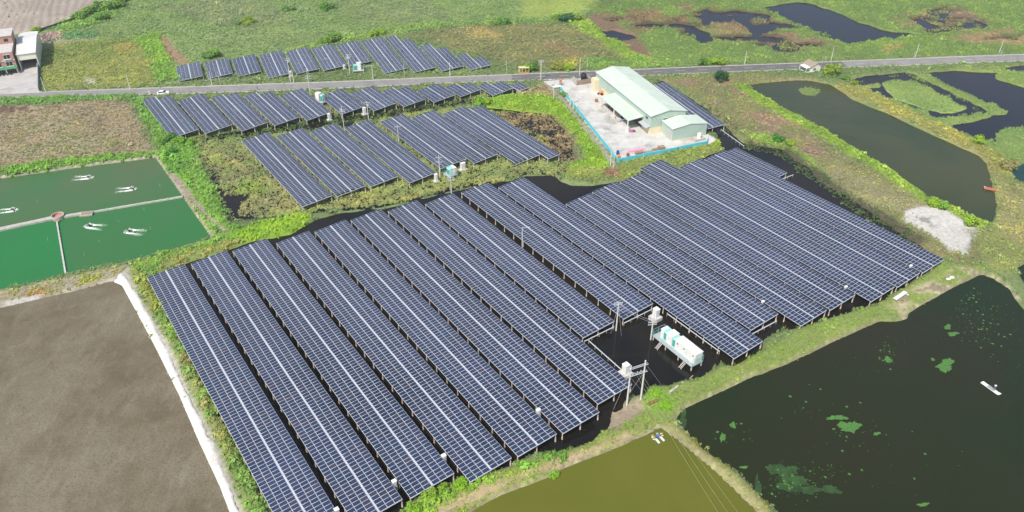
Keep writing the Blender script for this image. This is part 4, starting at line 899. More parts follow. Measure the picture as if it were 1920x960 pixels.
# ------------------------------------------------------------------ buildings
M_ROOF = mat('mint_metal_roof', (.55, .63, .54), .5, var=.05, scale=.3, dirt=(.36, .42, .35), dirt_amt=.35, dirt_scale=.25)
M_CLAD = mat('mint_metal_wall', (.40, .51, .43), .5, var=.05, scale=.4)
M_CREAM = mat('cream_render', (.72, .62, .42), .8, var=.08, scale=.6, dirt=(.5, .42, .28), dirt_amt=.4)
M_BLUEW = mat('cyan_wall_paint', (.10, .52, .62), .6, var=.06, scale=.5)
M_SHUT = mat('roller_shutter', (.45, .46, .45), .5)
M_INNER = mat('painted_interior_shade', (.06, .055, .05), .9)  # near-black colour stands in for shade inside doorways and the open shed
M_TILE = mat('brown_roof_tile', (.33, .26, .20), .8, var=.15, scale=2)
M_RENDW = mat('white_render', (.78, .77, .70), .8, var=.05, scale=.8)
M_REDT = mat('red_wall_tile', (.44, .25, .20), .7, var=.12, scale=1.5)
M_REDP = mat('red_paint', (.55, .06, .03), .5)
M_ORNG = mat('orange_paint', (.70, .25, .04), .5)
M_BLUE = mat('blue_plastic', (.02, .07, .32), .4)
M_PINK = mat('pink_pipe', (.75, .33, .45), .5)
M_GREENA = mat('green_awning', (.06, .22, .10), .7)
M_RAIL = mat('teal_railing', (.30, .58, .55), .5)

def gable(root, name, w, l, z0, ze, zr, wall_m, roof_m, over=.35, base_h=0, base_m=None, ribs=.75):
    """shed with the ridge along local y; near gable at y = 0. parts: wall, roof (> roof ribs), base_course"""
    mb = MB()
    for y0 in (0, l):
        sgn = 1 if y0 == 0 else -1; pts = [(0, y0, z0 + base_h), (w, y0, z0 + base_h), (w, y0, ze), (w / 2, y0, zr), (0, y0, ze)]
        mb.add(pts, [(0, 1, 2, 3, 4) if sgn > 0 else (4, 3, 2, 1, 0)])
        n = int(w / ribs)
        for i in range(1, n):
            x = w * i / n; zt = ze + (zr - ze) * (1 - abs(x - w / 2) / (w / 2)); mb.box((x, y0 - sgn * .02, (z0 + base_h + zt) / 2), (.10, .05, zt - z0 - base_h - .1))
    for x0, sgn in ((0, -1), (w, 1)):
        mb.add([(x0, 0, z0 + base_h), (x0, l, z0 + base_h), (x0, l, ze), (x0, 0, ze)], [(0, 1, 2, 3)[::sgn]])
        n = int(l / ribs)
        for i in range(1, n): mb.box((x0 + sgn * .02, l * i / n, (z0 + base_h + ze) / 2), (.05, .10, ze - z0 - base_h - .1))
    mb.build('wall', wall_m, root)
    if base_h:
        mb = MB(); mb.box((w / 2, .06, z0 + base_h / 2), (w, .16, base_h)); mb.box((w / 2, l - .06, z0 + base_h / 2), (w, .16, base_h))
        mb.box((.06, l / 2, z0 + base_h / 2 - .003), (.16, l - .3, base_h)); mb.box((w - .06, l / 2, z0 + base_h / 2 - .003), (.16, l - .3, base_h)); mb.build('base_course', base_m, root)
    rf = MB(); sl = (zr - ze) / (w / 2); th = .10
    for sgn in (-1, 1):
        xe = w / 2 + sgn * (w / 2 + over); zeo = ze - sl * over + .06; xr = w / 2; zr2 = zr + .06
        v = [(xr, -over, zr2), (xe, -over, zeo), (xe, l + over, zeo), (xr, l + over, zr2), (xr, -over, zr2 - th), (xe, -over, zeo - th), (xe, l + over, zeo - th), (xr, l + over, zr2 - th)]
        f = [(0, 1, 2, 3), (7, 6, 5, 4), (0, 4, 5, 1), (1, 5, 6, 2), (2, 6, 7, 3)]
        rf.add(v, f if sgn < 0 else [q[::-1] for q in f])
    roof = rf.build('roof', roof_m, root)
    rb = MB(); n = int((l + 2 * over) / .8)
    for i in range(n + 1):
        y = -over + .04 + (l + 2 * over - .08) * i / n
        for sgn in (-1, 1):
            xe = w / 2 + sgn * (w / 2 + over); zeo = ze - sl * over + .06
            a, b = Vector((w / 2 + sgn * .2, y, zr + .06 - sl * .2)), Vector((xe, y, zeo)); c = (a + b) / 2; c.z += .018
            rb.box(c, (abs(b.x - a.x) / math.cos(math.atan(sl)), .05, .036), tilt=math.atan(-sl) * sgn)
    o = rb.build('roof_ribs', roof_m, roof); tag(o, kind='stuff')
    for sgn in (-1, 1):
        xg = w / 2 + sgn * (w / 2 + over + .07); gt = MB().box((xg, l / 2, ze - sl * over - .02), (.16, l + 2 * over, .16)).build('gutter', M_GALV, roof)
        for yg in (.3, l - .3): MB().tube((w / 2 + sgn * (w / 2 + .12), yg, z0), (w / 2 + sgn * (w / 2 + .12), yg, ze - .15), .06, .06, 6).build('downpipe', M_WHITE, root)
    mb = MB(); mb.box((w / 2, l / 2, zr + .085), (.5, l + 2 * over - .02, .05)); mb.build('ridge_cap', roof_m, roof)
    return roof

WY = R(20.5); wo = Vector((50.0, 261.6, 0))
wh = thing('warehouse', wo, WY, 'large pale green metal warehouse with a canopy in the concrete yard', 'warehouse')
gable(wh, 'warehouse', 14.2, 45.3, 1.0, 8.2, 9.5, M_CLAD, M_ROOF, base_h=2.6, base_m=M_CREAM)
for x in (6.0, 10.4):
    w_ = MB().box((x, -.05, 6.3), (1.5, .1, .7)).build('window', M_GLASS, wh); MB().box((x, -.10, 6.69), (1.8, .5, .06)).build('window_hood', M_ROOF, w_); MB().box((x, -.08, 5.92), (1.6, .12, .06)).build('sill', M_ALU, w_)
w_ = MB().box((-.05, 3.0, 6.4), (.1, 1.5, .8)).build('window', M_GLASS, wh); MB().box((-.08, 3.0, 5.95), (.12, 1.6, .06)).build('sill', M_ALU, w_)
for y0, y1 in ((6.2, 13.6), (14.2, 20.6), (21.2, 28.0)): MB().box((-.04, (y0 + y1) / 2, 2.75), (.1, y1 - y0, 3.4)).build('doorway', M_INNER, wh)
for y0, y1 in ((29.5, 33.0), (40.0, 43.5)): MB().box((-.05, (y0 + y1) / 2, 2.55), (.1, y1 - y0, 3.0)).build('shutter_door', M_SHUT, wh)
cn = MB(); ya_, yb_ = 5.2, 28.6; v = [(-.05, ya_, 5.95), (-6.3, ya_, 5.2), (-6.3, yb_, 5.2), (-.05, yb_, 5.95)]; cn.add(v + [(a, b, c - .12) for a, b, c in v], [(0, 3, 2, 1), (4, 5, 6, 7), (0, 1, 5, 4), (1, 2, 6, 5), (2, 3, 7, 6)])
canopy = cn.build('canopy', M_ROOF, wh)
cb = MB()
for i in range(31): y = ya_ + .05 + (yb_ - ya_ - .1) * i / 30; cb.box((-3.17, y, 5.60), (6.28, .05, .035), tilt=math.atan2(.75, 6.25))
tag(cb.build('canopy_ribs', M_ROOF, canopy), kind='stuff')
MB().box((-6.12, (ya_ + yb_) / 2, 4.98), (.16, yb_ - ya_ - .2, .26)).build('canopy_beam', M_WHITE, canopy)
for y in (5.7, 16.9, 28.1):
    MB().box((-6.1, y, 3.35), (.28, .28, 3.1)).build('canopy_post', M_WHITE, canopy); MB().box((-6.1, y, 1.55), (.95, .95, 1.1)).build('plinth', M_CREAM, canopy)
    MB().box((-3.1, y, 5.28), (6.0, .16, .22), tilt=math.atan2(.75, 6.25)).build('canopy_rafter', M_WHITE, canopy)
aw = MB(); v = [(-.05, -.2, 4.35), (-2.0, -.2, 3.9), (-2.0, 5.6, 3.9), (-.05, 5.6, 4.35)]; aw.add(v + [(a, b, c - .06) for a, b, c in v], [(0, 3, 2, 1), (4, 5, 6, 7), (0, 1, 5, 4), (1, 2, 6, 5), (2, 3, 7, 6)]); aw.build('awning', mat('grey_awning', (.40, .43, .45), .5), wh)
MB().tube((7.1, 8, 9.55), (7.1, 8, 12.2), .05, .03, 5).build('roof_antenna', M_GALV, wh)
MB().box((-.45, 44.4, 3.4), (2.6, 3.4, 4.9)).build('corner_annex', M_CREAM, wh)

an = thing('annex_shed', wo + Vector((4.6 * math.cos(WY) + 7.95 * math.sin(WY), 4.6 * math.sin(WY) - 7.95 * math.cos(WY), 0)), WY, 'smaller pale green metal shed joined to the near end of the warehouse', 'shed')
gable(an, 'annex', 14.0, 7.5, 1.0, 5.9, 6.9, M_CLAD, M_ROOF, over=.2, base_h=.5, base_m=M_CREAM)
MB().box((-.05, 2.6, 2.75), (.1, 3.4, 3.4)).build('shutter_door', M_SHUT, an)
MB().box((11.2, -.05, 4.6), (.5, .1, .4)).build('vent', M_SHUT, an)
pt = G(1310, 262, 1.0)
tk = thing('water_filter_tank', pt, WY, 'white upright tank on a concrete block beside the small green shed', 'tank')
MB().box((0, 0, .35), (4.2, 2.2, .8)).build('block', M_CONC, tk); MB().lathe((0, 0, .75), [(.75, 0), (.75, 1.6), (.6, 1.9), (.12, 2.05)], 14).build('tank_body', M_WHITE, tk, smooth=True); MB().tube((.9, 0, .75), (.9, 0, 3.2), .06).build('pipe', M_WHITE, tk)

# cyan boundary wall
bw = thing('boundary_wall', G(1158.5, 304, 1.0), 0, 'cyan painted boundary wall around the warehouse yard', 'wall')
bp0 = G(1158.5, 304, 1.0)
for a, b in (((1046.5, 163), (1158.5, 304)), ((1158.5, 304), (1325, 270.5)), ((1325, 270.5), (1327, 262))):
    A, B = G(*a, 1.0) - bp0, G(*b, 1.0) - bp0; d = B - A; n = max(1, int(d.length / 6)); ang = math.atan2(d.y, d.x)
    for i in range(n):
        c = A + d * ((i + .5) / n); MB().box((c.x, c.y, .62), (d.length / n - .03, .22, 1.35), rz=ang).build('wall_panel', M_BLUEW, bw)

# enclosure with the black tank at the gate
ge = G(1094, 158.5, 1.0); en = thing('tank_enclosure', ge, WY, 'low walled enclosure with upright boards at the yard entrance', 'enclosure')
for i in range(7): MB().box((-2.7 + i * .9, 0, 1.1), (.78, .14, 2.2)).build('board', M_WOOD, en)
MB().box((0, .12, .55), (6.4, .1, 1.1)).build('backing', M_CONC, en); MB().box((-3.1, 2.0, 1.3), (.25, 4.0, 2.6)).build('side_wall', M_CONC, en); MB().box((3.1, 2.0, 1.2), (.25, 4.0, 2.4)).build('side_wall', M_CONC, en); MB().box((0, 2.2, .5), (5.8, 3.6, 1.0)).build('floor', M_CONC, en)
tk = thing('water_tank', ge + Vector((.2, 2.2, 1.0)), 0, 'big black plastic water tank at the yard entrance', 'tank')
MB().lathe((0, 0, 0), [(1.15, 0), (1.2, .1), (1.2, .75), (1.14, .8), (1.2, .85), (1.2, 1.6), (1.14, 1.65), (1.2, 1.7), (1.2, 2.45), (.9, 2.75), (.4, 2.9)], 18).build('tank_body', M_BLACK, tk, smooth=True); MB().lathe((0, 0, 2.9), [(.42, 0), (.42, .14), (.2, .2)], 12).build('lid', M_BLACK, tk)
gp = thing('gate_pillar', G(1051, 160, 1.0), WY, 'brick gate pillar at the end of the cyan wall', 'pillar'); MB().box((0, 0, 1.2), (.8, .8, 2.4)).build('shaft', M_REDT, gp); MB().box((0, 0, 2.5), (1.0, 1.0, .2)).build('cap', M_ORNG, gp)
ts = thing('covered_stand', G(1044, 168, 1.0), WY, 'white topped stand beside the gate pillar', 'stand')
MB().box((0, 0, 1.35), (3.6, 1.6, .25)).build('top', M_WHITE, ts)
for a, b in ((-1.6, -.6), (1.6, -.6), (-1.6, .6), (1.6, .6)): MB().box((a, b, .6), (.14, .14, 1.25)).build('leg', M_WHITE, ts)
MB().box((0, 0, .5), (2.2, 1.0, 1.0)).build('crate', M_SHUT, ts)

# small things in the yard
def crate(px, py, d, m, label, rz=WY, slats=True, cat='crate', name='crate'):
    t = thing(name, G(px, py, 1.045), rz, label, cat)
    MB().box((0, 0, d[2] * .5), (d[0] * .94, d[1] * .94, d[2] * .96)).build('core', m, t)
    n = 3
    for i in range(n):
        z = d[2] * (i + .5) / n
        MB().box((0, -d[1] / 2, z), (d[0], .05, d[2] / n * .7)).build('slat', m, t); MB().box((-d[0] / 2, 0, z), (.05, d[1], d[2] / n * .7)).build('slat', m, t)
    for i in range(4): MB().box((d[0] * (-.375 + .25 * i), 0, d[2]), (d[0] * .2, d[1], .05)).build('slat', m, t)
    return t
crate(1199, 288.5, (3.2, 1.2, .9), M_WOOD, 'weathered pallet stack by the cyan wall below the pink pipes'); crate(1215, 284.5, (3.0, 1.1, .6), M_CONC, 'low grey crate by the cyan wall, middle of three'); crate(1228, 281.5, (2.6, 1.1, .6), M_WOOD, 'low brown crate by the cyan wall near the small shed'); crate(1240, 279, (2.2, 1.6, 1.0), M_WOOD, 'tall weathered crate at the corner of the small shed')
pp = thing('pipe_bundle', G(1193, 282, 1.045), R(22), 'bundle of long pink pipes lying in the yard', 'pipes')
for i in range(5): MB().tube((-3.3, -.5 + .25 * i, .14), (3.3, -.5 + .25 * i, .14), .13, .13, 8).build('pipe', M_PINK, pp)
for i in range(4): MB().tube((-3.25, -.38 + .25 * i, .36), (3.25, -.38 + .25 * i, .36), .13, .13, 8).build('pipe', M_PINK, pp)
def drum(px, py, r, h, m, label, cat='barrel', name='barrel'):
    t = thing(name, G(px, py, 1.045), 0, label, cat)
    MB().lathe((0, 0, 0), [(r * .94, 0), (r, .06), (r, h * .33), (r * 1.05, h * .36), (r, h * .39), (r, h * .66), (r * 1.05, h * .69), (r, h * .72), (r, h - .05), (r * .9, h), (r * .9, h - .04), (.1, h - .04)], 14).build('drum', m, t, smooth=False)
    MB().lathe((0, 0, h - .03), [(r * .35, 0), (r * .35, .08), (.05, .1)], 10).build('cap', m, t); return t
drum(1158, 290, .5, 1.5, M_BLUE, 'blue barrel in the corner of the cyan wall'); drum(1160, 295.5, .55, 1.0, M_ORNG, 'orange tub in the corner of the cyan wall', 'tub', 'tub'); drum(1177, 293, .5, 1.1, mat('rust_red', (.25, .08, .06), .7), 'rust red barrel by the cyan wall')
drum(1118, 191, .6, 1.2, mat('rust_brown', (.30, .13, .06), .8), 'rusty barrel at the far end of the canopy')
for i, (x, m) in enumerate(((1176, M_WHITE), (1180, mat('violet_bag', (.22, .15, .35), .7)), (1184, mat('magenta_bag', (.45, .08, .28), .7)), (1188, mat('maroon_bag', (.20, .04, .06), .7)))):
    t = MB(); t.lathe((0, 0, 0), [(.55, 0), (.7, .25), (.62, .6), (.3, .9), (.12, 1.0)], 10); o = t.build('filled_bag', m, None, G(x, 247, 1.045), smooth=True); o.scale = (1, .8, .9); tag(o, '%s filled bag by the nearest canopy post' % ['white', 'violet', 'magenta', 'maroon'][i], 'bag', 'filled bags by the canopy post')
def machine(px, py, m, label, s=1.0, rz=WY):
    t = thing('tractor', G(px, py, 1.045), rz, label, 'tractor')
    MB().box((0, 0, 1.1 * s), (1.0 * s, 2.4 * s, .8 * s)).build('hood', m, t); MB().box((0, -1.5 * s, 1.5 * s), (1.3 * s, 1.2 * s, 1.4 * s)).build('cab', m, t); MB().box((0, -1.5 * s, 2.3 * s), (1.5 * s, 1.4 * s, .12)).build('cab_roof', m, t)
    for x in (-.75, .75):
        for y, r in ((-1.4, .75), (.9, .5)):
            MB().tube((x * s - .15, y * s, r * s), (x * s + .15, y * s, r * s), r * s, r * s, 12).build('wheel', M_BLACK, t)
    return t
machine(1146, 204, M_REDP, 'red tractor parked under the warehouse canopy', 1.0); machine(1140, 192, M_REDP, 'red tractor deeper under the far half of the canopy', .85); machine(1125, 177, M_ORNG, 'orange machine standing at the far end of the canopy', .7, R(60))

# cars
def car(name, loc, rz, paint, label, cat, L=4.6, W_=1.75, Hh=1.45, suv=False):
    t = thing(name, loc, rz, label, cat); b = L / 2
    prof = [(-b, .45), (-b + .05, .85), (-b + .75, .98), (b - 1.25, .95), (b - .1, .78), (b, .5), (b - .05, .3), (-b + .05, .3)]
    def extr(p2, w, m, nm, inset=0.0, par=t):
        mb = MB(); n = len(p2); zs = [q[1] for q in p2]; z0, z1 = min(zs), max(zs)
        v = [(x, -w / 2 + inset * (z - z0) / (z1 - z0), z) for x, z in p2] + [(x, w / 2 - inset * (z - z0) / (z1 - z0), z) for x, z in p2]
        mb.add(v, [tuple(range(n)), tuple(range(2 * n - 1, n - 1, -1))] + [(i, n + i, n + (i + 1) % n, (i + 1) % n) for i in range(n)]); return mb.build(nm, m, par)
    extr(prof, W_, paint, 'body', .10)
    c0 = -b + (.15 if suv else .55)
    cab = [(c0, .94), (c0 + .35, Hh - .04), (c0 + .6, Hh), (b - 2.25, Hh), (b - 1.95, Hh - .06), (b - 1.2, .93)]
    extr(cab, W_ - .14, M_GLASS, 'window_band', .18)
    extr([(c0 + .38, Hh - .05), (c0 + .5, Hh + .03), (b - 2.3, Hh + .03), (b - 2.0, Hh - .05)], W_ - .36, paint, 'roof', .05)
    for sx in (-1, 1):
        for x in (-b + .85, b - .9):
            w = MB().tube((x, sx * (W_ / 2 - .2), .33), (x, sx * (W_ / 2 + .01), .33), .33, .33, 14).build('wheel', M_BLACK, t); MB().tube((x, sx * (W_ / 2), .33), (x, sx * (W_ / 2 + .03), .33), .2, .2, 10).build('rim', M_ALU, w)
        MB().box((b - .12, sx * (W_ / 2 - .35), .66), (.16, .4, .16)).build('headlight', M_WHITE, t); MB().box((-b + .04, sx * (W_ / 2 - .3), .75), (.1, .35, .16)).build('tail_light', M_REDP, t)
        MB().box((c0 + 1.5, sx * (W_ / 2 - .11), 1.18), (.08, .04, .45)).build('pillar', paint, t)
    return t
M_CARW = mat('white_car_paint', (.80, .81, .82), .18, spec=.6)
cp_ = G(306.5, 176.5, 1.06); car('car', cp_, math.atan2(.28, 1), M_CARW, 'white car driving on the road at left', 'car')
car('car', G(1168, 225.5, 1.045), WY + R(180), mat('silver_car_paint', (.62, .63, .65), .2, .3), 'silver car parked under the warehouse canopy', 'car', 4.5, 1.8, 1.65, True)

# small white house with porch
hy = R(20); hp = G(1520.5, 136, 1.0); hs = thing('small_house', hp, hy, 'small white house with brown roof and porch beside the road', 'house')
mb = MB(); w, l, ze, zr = 4.6, 5.6, 2.5, 3.6
for y, f in ((0, (0, 1, 2, 3, 4)), (l, (4, 3, 2, 1, 0))): mb.add([(0, y, -.2), (w, y, -.2), (w, y, ze), (w / 2, y, zr), (0, y, ze)], [f])
mb.add([(0, 0, -.2), (0, l, -.2), (0, l, ze), (0, 0, ze)], [(0, 3, 2, 1)]); mb.add([(w, 0, -.2), (w, l, -.2), (w, l, ze), (w, 0, ze)], [(0, 1, 2, 3)]); mb.build('wall', M_RENDW, hs)
rf = MB(); sl = (zr - ze) / (w / 2)
for sg in (-1, 1):
    xe = w / 2 + sg * (w / 2 + .45); z_ = ze - sl * .45 + .1; v = [(w / 2, -.25, zr + .1), (xe, -.25, z_), (xe, l + .25, z_), (w / 2, l + .25, zr + .1)]; v += [(a, b, c - .12) for a, b, c in v]
    f = [(0, 1, 2, 3), (7, 6, 5, 4), (0, 4, 5, 1), (1, 5, 6, 2), (2, 6, 7, 3)]; rf.add(v, f if sg < 0 else [q[::-1] for q in f])
rr_ = rf.build('roof', M_TILE, hs)
for sg in (-1, 1):
    for i in range(7):
        x0 = w / 2 + sg * (.1 + i * .4); MB().box((x0, l / 2, zr + .12 - sl * abs(x0 - w / 2)), (.3, l + .46, .05), tilt=-sg * math.atan(sl)).build('tile_course', M_TILE, rr_)
w_ = MB().box((1.5, -.04, 1.35), (1.1, .1, .75)).build('window', M_GLASS, hs); MB().box((1.5, -.07, .93), (1.3, .14, .08)).build('sill', M_CONCW, w_); MB().box((1.5, -.08, 1.35), (.06, .08, .75)).build('mullion', M_WHITE, w_)
MB().box((-.03, 3.4, 1.0), (.1, 1.0, 2.1)).build('door', M_WOOD, hs)
pr_ = MB(); v = [(-.02, .2, 2.35), (-2.7, .2, 2.05), (-2.7, 4.8, 2.05), (-.02, 4.8, 2.35)]; pr_.add(v + [(a, b, c - .1) for a, b, c in v], [(0, 3, 2, 1), (4, 5, 6, 7), (0, 1, 5, 4), (1, 2, 6, 5), (2, 3, 7, 6)]); po = pr_.build('porch_roof', M_WHITE, hs)
for y in (.4, 4.6): MB().box((-2.5, y, .9), (.22, .22, 2.1)).build('porch_post', M_WHITE, po)
MB().box((-1.35, 2.5, -.05), (2.8, 4.8, .3)).build('porch_floor', M_CONCW, hs)

# bus shelter
bs = thing('bus_shelter', G(982.5, 138, 1.0), math.atan2(.05, 1), 'yellow bus shelter with low orange wall on the far verge', 'bus shelter')
M_BSY = mat('shelter_yellow', (.66, .55, .28), .7)
MB().box((0, .7, 2.55), (4.6, 2.0, .22)).build('roof', M_BSY, bs); MB().box((0, 1.5, 1.2), (4.3, .12, 2.4)).build('back_wall', M_BSY, bs); MB().box((.15, -.05, .4), (4.1, .14, .8)).build('front_wall', mat('faded_orange', (.42, .25, .09), .7), bs); MB().box((0, .9, .42), (3.6, .4, .1)).build('bench', M_WOOD, bs)
for x in (-2.1, -.7, .7, 2.1): MB().box((x, -.05, 1.62), (.2, .2, 1.65)).build('column', M_BSY, bs)

# white shed and red town house at the left edge
LY = R(24.5); so = Vector((-210.3, 324.1, 0)); sh = thing('farm_shed', so, LY, 'white roofed farm shed with a dark open front at the left edge', 'shed')
mb = MB(); w, l = 7.2, 30.0
for x in (0, w):
    mb.add([(x, 0, 1), (x, l, 1), (x, l, 8), (x, 0, 8)], [(0, 1, 2, 3)])
mb.add([(0, l, 1), (w, l, 1), (w, l, 8), (w / 2, l, 8.2), (0, l, 8)], [(4, 3, 2, 1, 0)]); mb.build('wall', mat('ivory_metal_wall', (.68, .68, .58), .6, var=.05, scale=.5), sh)
MB().box((w / 2, .05, 6.6), (w, .12, 2.6)).build('fascia', mat('ivory_fascia', (.74, .73, .60), .6), sh)
rf = MB(); prof = [(-.4, 7.9), (19, 8.9), (30.4, 7.6)]
for k in range(2):
    (y0, z0_), (y1, z1_) = prof[k], prof[k + 1]; v = [(-.3, y0, z0_ + .1), (w + .3, y0, z0_ + .1), (w + .3, y1, z1_ + .1), (-.3, y1, z1_ + .1)]; rf.add(v + [(a, b, c - .14) for a, b, c in v], [(0, 1, 2, 3), (7, 6, 5, 4), (0, 4, 5, 1), (1, 5, 6, 2), (2, 6, 7, 3), (3, 7, 4, 0)])
rf.build('roof', mat('white_metal_roof', (.66, .66, .62), .5, var=.05, scale=.3, dirt=(.5, .49, .45), dirt_amt=.3), sh)
for x in (.15, w - .15): MB().box((x, .1, 3.2), (.3, .3, 4.4)).build('front_post', M_WHITE, sh)
MB().box((w / 2, 9, 3.0), (w - .3, .1, 4.0)).build('inner_wall', M_INNER, sh)
ro = so + Vector((-1.0 * math.cos(LY) + 1.2 * math.sin(LY), -1.0 * math.sin(LY) - 1.2 * math.cos(LY), 0)); rh = thing('town_house', ro, LY, 'red tiled town house with green awning at the left edge', 'house')
MB().box((-6, 6, 5.4), (12, 12, 8.8), top_mi=1).build('front_block', [M_REDT, M_CONCW], rh); MB().box((-6, 17.2, 7.0), (12, 10.2, 12), top_mi=1).build('rear_block', [M_REDT, M_CONCW], rh); MB().box((-6, 17.2, 13.1), (12.6, 10.8, .25)).build('roof_slab', M_CONCW, rh)
for x in (-2.4, -6.6, -10.8):
    for z in (4.9, 7.9):
        w_ = MB().box((x, -.03, z), (2.2, .1, 1.7)).build('window', M_GLASS, rh); MB().box((x, -.06, z + 1.0), (2.6, .2, .15)).build('lintel', M_WHITE, w_); MB().box((x, -.3, z - .95), (2.8, .6, .2)).build('sill', M_WHITE, w_); MB().box((x, -.06, z), (.08, .1, 1.7)).build('mullion', M_WHITE, w_)
    MB().box((x, -.03, 2.2), (3.2, .1, 2.4)).build('doorway', M_INNER, rh); MB().box((x, 12.06, 11.3), (1.6, .1, 1.2)).build('window', M_GLASS, rh)
MB().box((-6, -.05, 6.35), (12.2, .2, .25)).build('band', M_WHITE, rh)
gw = MB(); v = [(.2, -.02, 4.1), (-12.2, -.02, 4.1), (-12.2, -2.6, 3.5), (.2, -2.6, 3.5)]; gw.add(v + [(a, b, c - .08) for a, b, c in v], [(0, 1, 2, 3), (7, 6, 5, 4), (0, 4, 5, 1), (1, 5, 6, 2), (2, 6, 7, 3), (3, 7, 4, 0)]); gw.build('awning', M_GREENA, rh)
for i in range(4): MB().box((.05 - i * 4.05, -2.45, 2.3), (.14, .14, 2.5)).build('awning_post', M_WHITE, rh)
for i in range(4):
    t = thing('scooter', ro + Vector((-1.6 - i * 1.3, -3.4 - i * .55, 1.045)), LY + R(90), '%s dark scooter from the right in front of the red town house' % ORD[i], 'scooter', 'scooters in front of the town house')
    MB().box((-.1, 0, .55), (1.0, .34, .45)).build('body', M_BLACK, t); MB().box((-.25, 0, .82), (.7, .3, .1)).build('seat', M_DARK, t); MB().tube((.5, 0, .35), (.38, 0, 1.05), .06).build('steering_column', M_BLACK, t); MB().tube((.36, -.3, 1.03), (.36, .3, 1.03), .03).build('handlebar', M_DARK, t)
    for x in (-.55, .58): MB().tube((x, -.06, .24), (x, .06, .24), .24, .24, 12).build('wheel', M_BLACK, t)
def wall_line(name, pts, h, th, m, label, cat='wall', z=1.0, seg=5.0, part='wall_panel'):
    o0 = G(*pts[0], z); t = thing(name, o0, 0, label, cat)
    for a, b in zip(pts[:-1], pts[1:]):
        A, B = G(*a, z) - o0, G(*b, z) - o0; d = B - A; n = max(1, int(d.length / seg)); ang = math.atan2(d.y, d.x)
        for i in range(n):
            c = A + d * ((i + .5) / n); MB().box((c.x, c.y, h / 2 - .2), (d.length / n - .02, th, h + .4), rz=ang).build(part, m, t)
    return t
wall_line('yard_wall', [(71, 85), (72.5, 128), (73.5, 171)], 2.0, .25, mat('grey_wall', (.36, .37, .37), .85, var=.15, scale=.5), 'grey concrete wall along the right side of the house yard')
wall_line('field_wall', [(63, 63), (110, 48), (167, 30), (230, 7), (262, -6)], 1.4, .3, mat('dark_wall', (.085, .085, .085), .9, var=.2, scale=.5), 'dark wall along the ploughed field')
def gate(px, py, w, rz, label):
    t = thing('gate', G(px, py, 1.045), rz, label, 'gate')
    for x in (-w / 2, w / 2): MB().box((x, 0, .9), (.14, .14, 1.8)).build('gate_post', M_GALV, t)
    for z in (.25, .95, 1.65): MB().box((0, 0, z), (w - .16, .07, .07)).build('bar', M_GALV, t)
    n = 5
    for i in range(1, n): MB().box((-w / 2 + w * i / n, .05, .95), (.05, .04, 1.36)).build('picket', M_GALV, t)
gate(64, 167, 4.2, R(12), 'grey barred gate leaf next to the yard wall'); gate(9, 168, 4.2, R(12), 'grey barred gate leaf at the left edge'); gate(69, 157, 3.6, R(105), 'grey barred gate leaf standing open along the yard wall')

# ------------------------------------------------------------------ poles
M_STRIPE = mat('black_band', (.02, .02, .02), .6)
M_INSUL = mat('insulator', (.55, .55, .56), .3)
def pole(base, top_y, z, label, r=.15, arms=(), lamp=0, stripes=False, group='utility poles', drum=0, cat='pole', m=None):
    p = G(base[0], base[1], z); h = rise(p, top_y); t = thing('utility_pole', p, random.uniform(-.15, .15), label, cat, group)
    MB().tube((0, 0, -.8), (0, 0, h), r * 1.15, r * .75, 8).build('shaft', m or M_POLE, t)
    for d in arms:
        a = MB().box((0, r + .02, h - d), (2.2, .1, .12)).build('crossarm', M_GALV, t)
        for x in (-.95, -.35, .35, .95): MB().tube((x, r + .02, h - d + .06), (x, r + .02, h - d + .34), .05, .07, 6).build('insulator', M_INSUL, a)
    if lamp:
        a = MB(); a.tube((0, 0, h - .05), (lamp * 1.4, -.3, h + .35), .05, .04, 6); a = a.build('lamp_arm', M_GALV, t); MB().box((lamp * 1.7, -.36, h + .36), (.7, .25, .12)).build('lamp_head', M_ALU, a)
    if stripes:
        for k in range(3): MB().tube((0, 0, .3 + .5 * k), (0, 0, .55 + .5 * k), r * 1.22, r * 1.22, 8).build('stripe', M_YELL if k % 2 == 0 else M_STRIPE, t)
    for k in range(drum):
        MB().lathe((.42 if k % 2 == 0 else -.42, .1, h - 1.9 - .25 * k), [(.2, 0), (.24, .05), (.24, .7), (.1, .8)], 10).build('transformer', M_GALV, t)
    return t
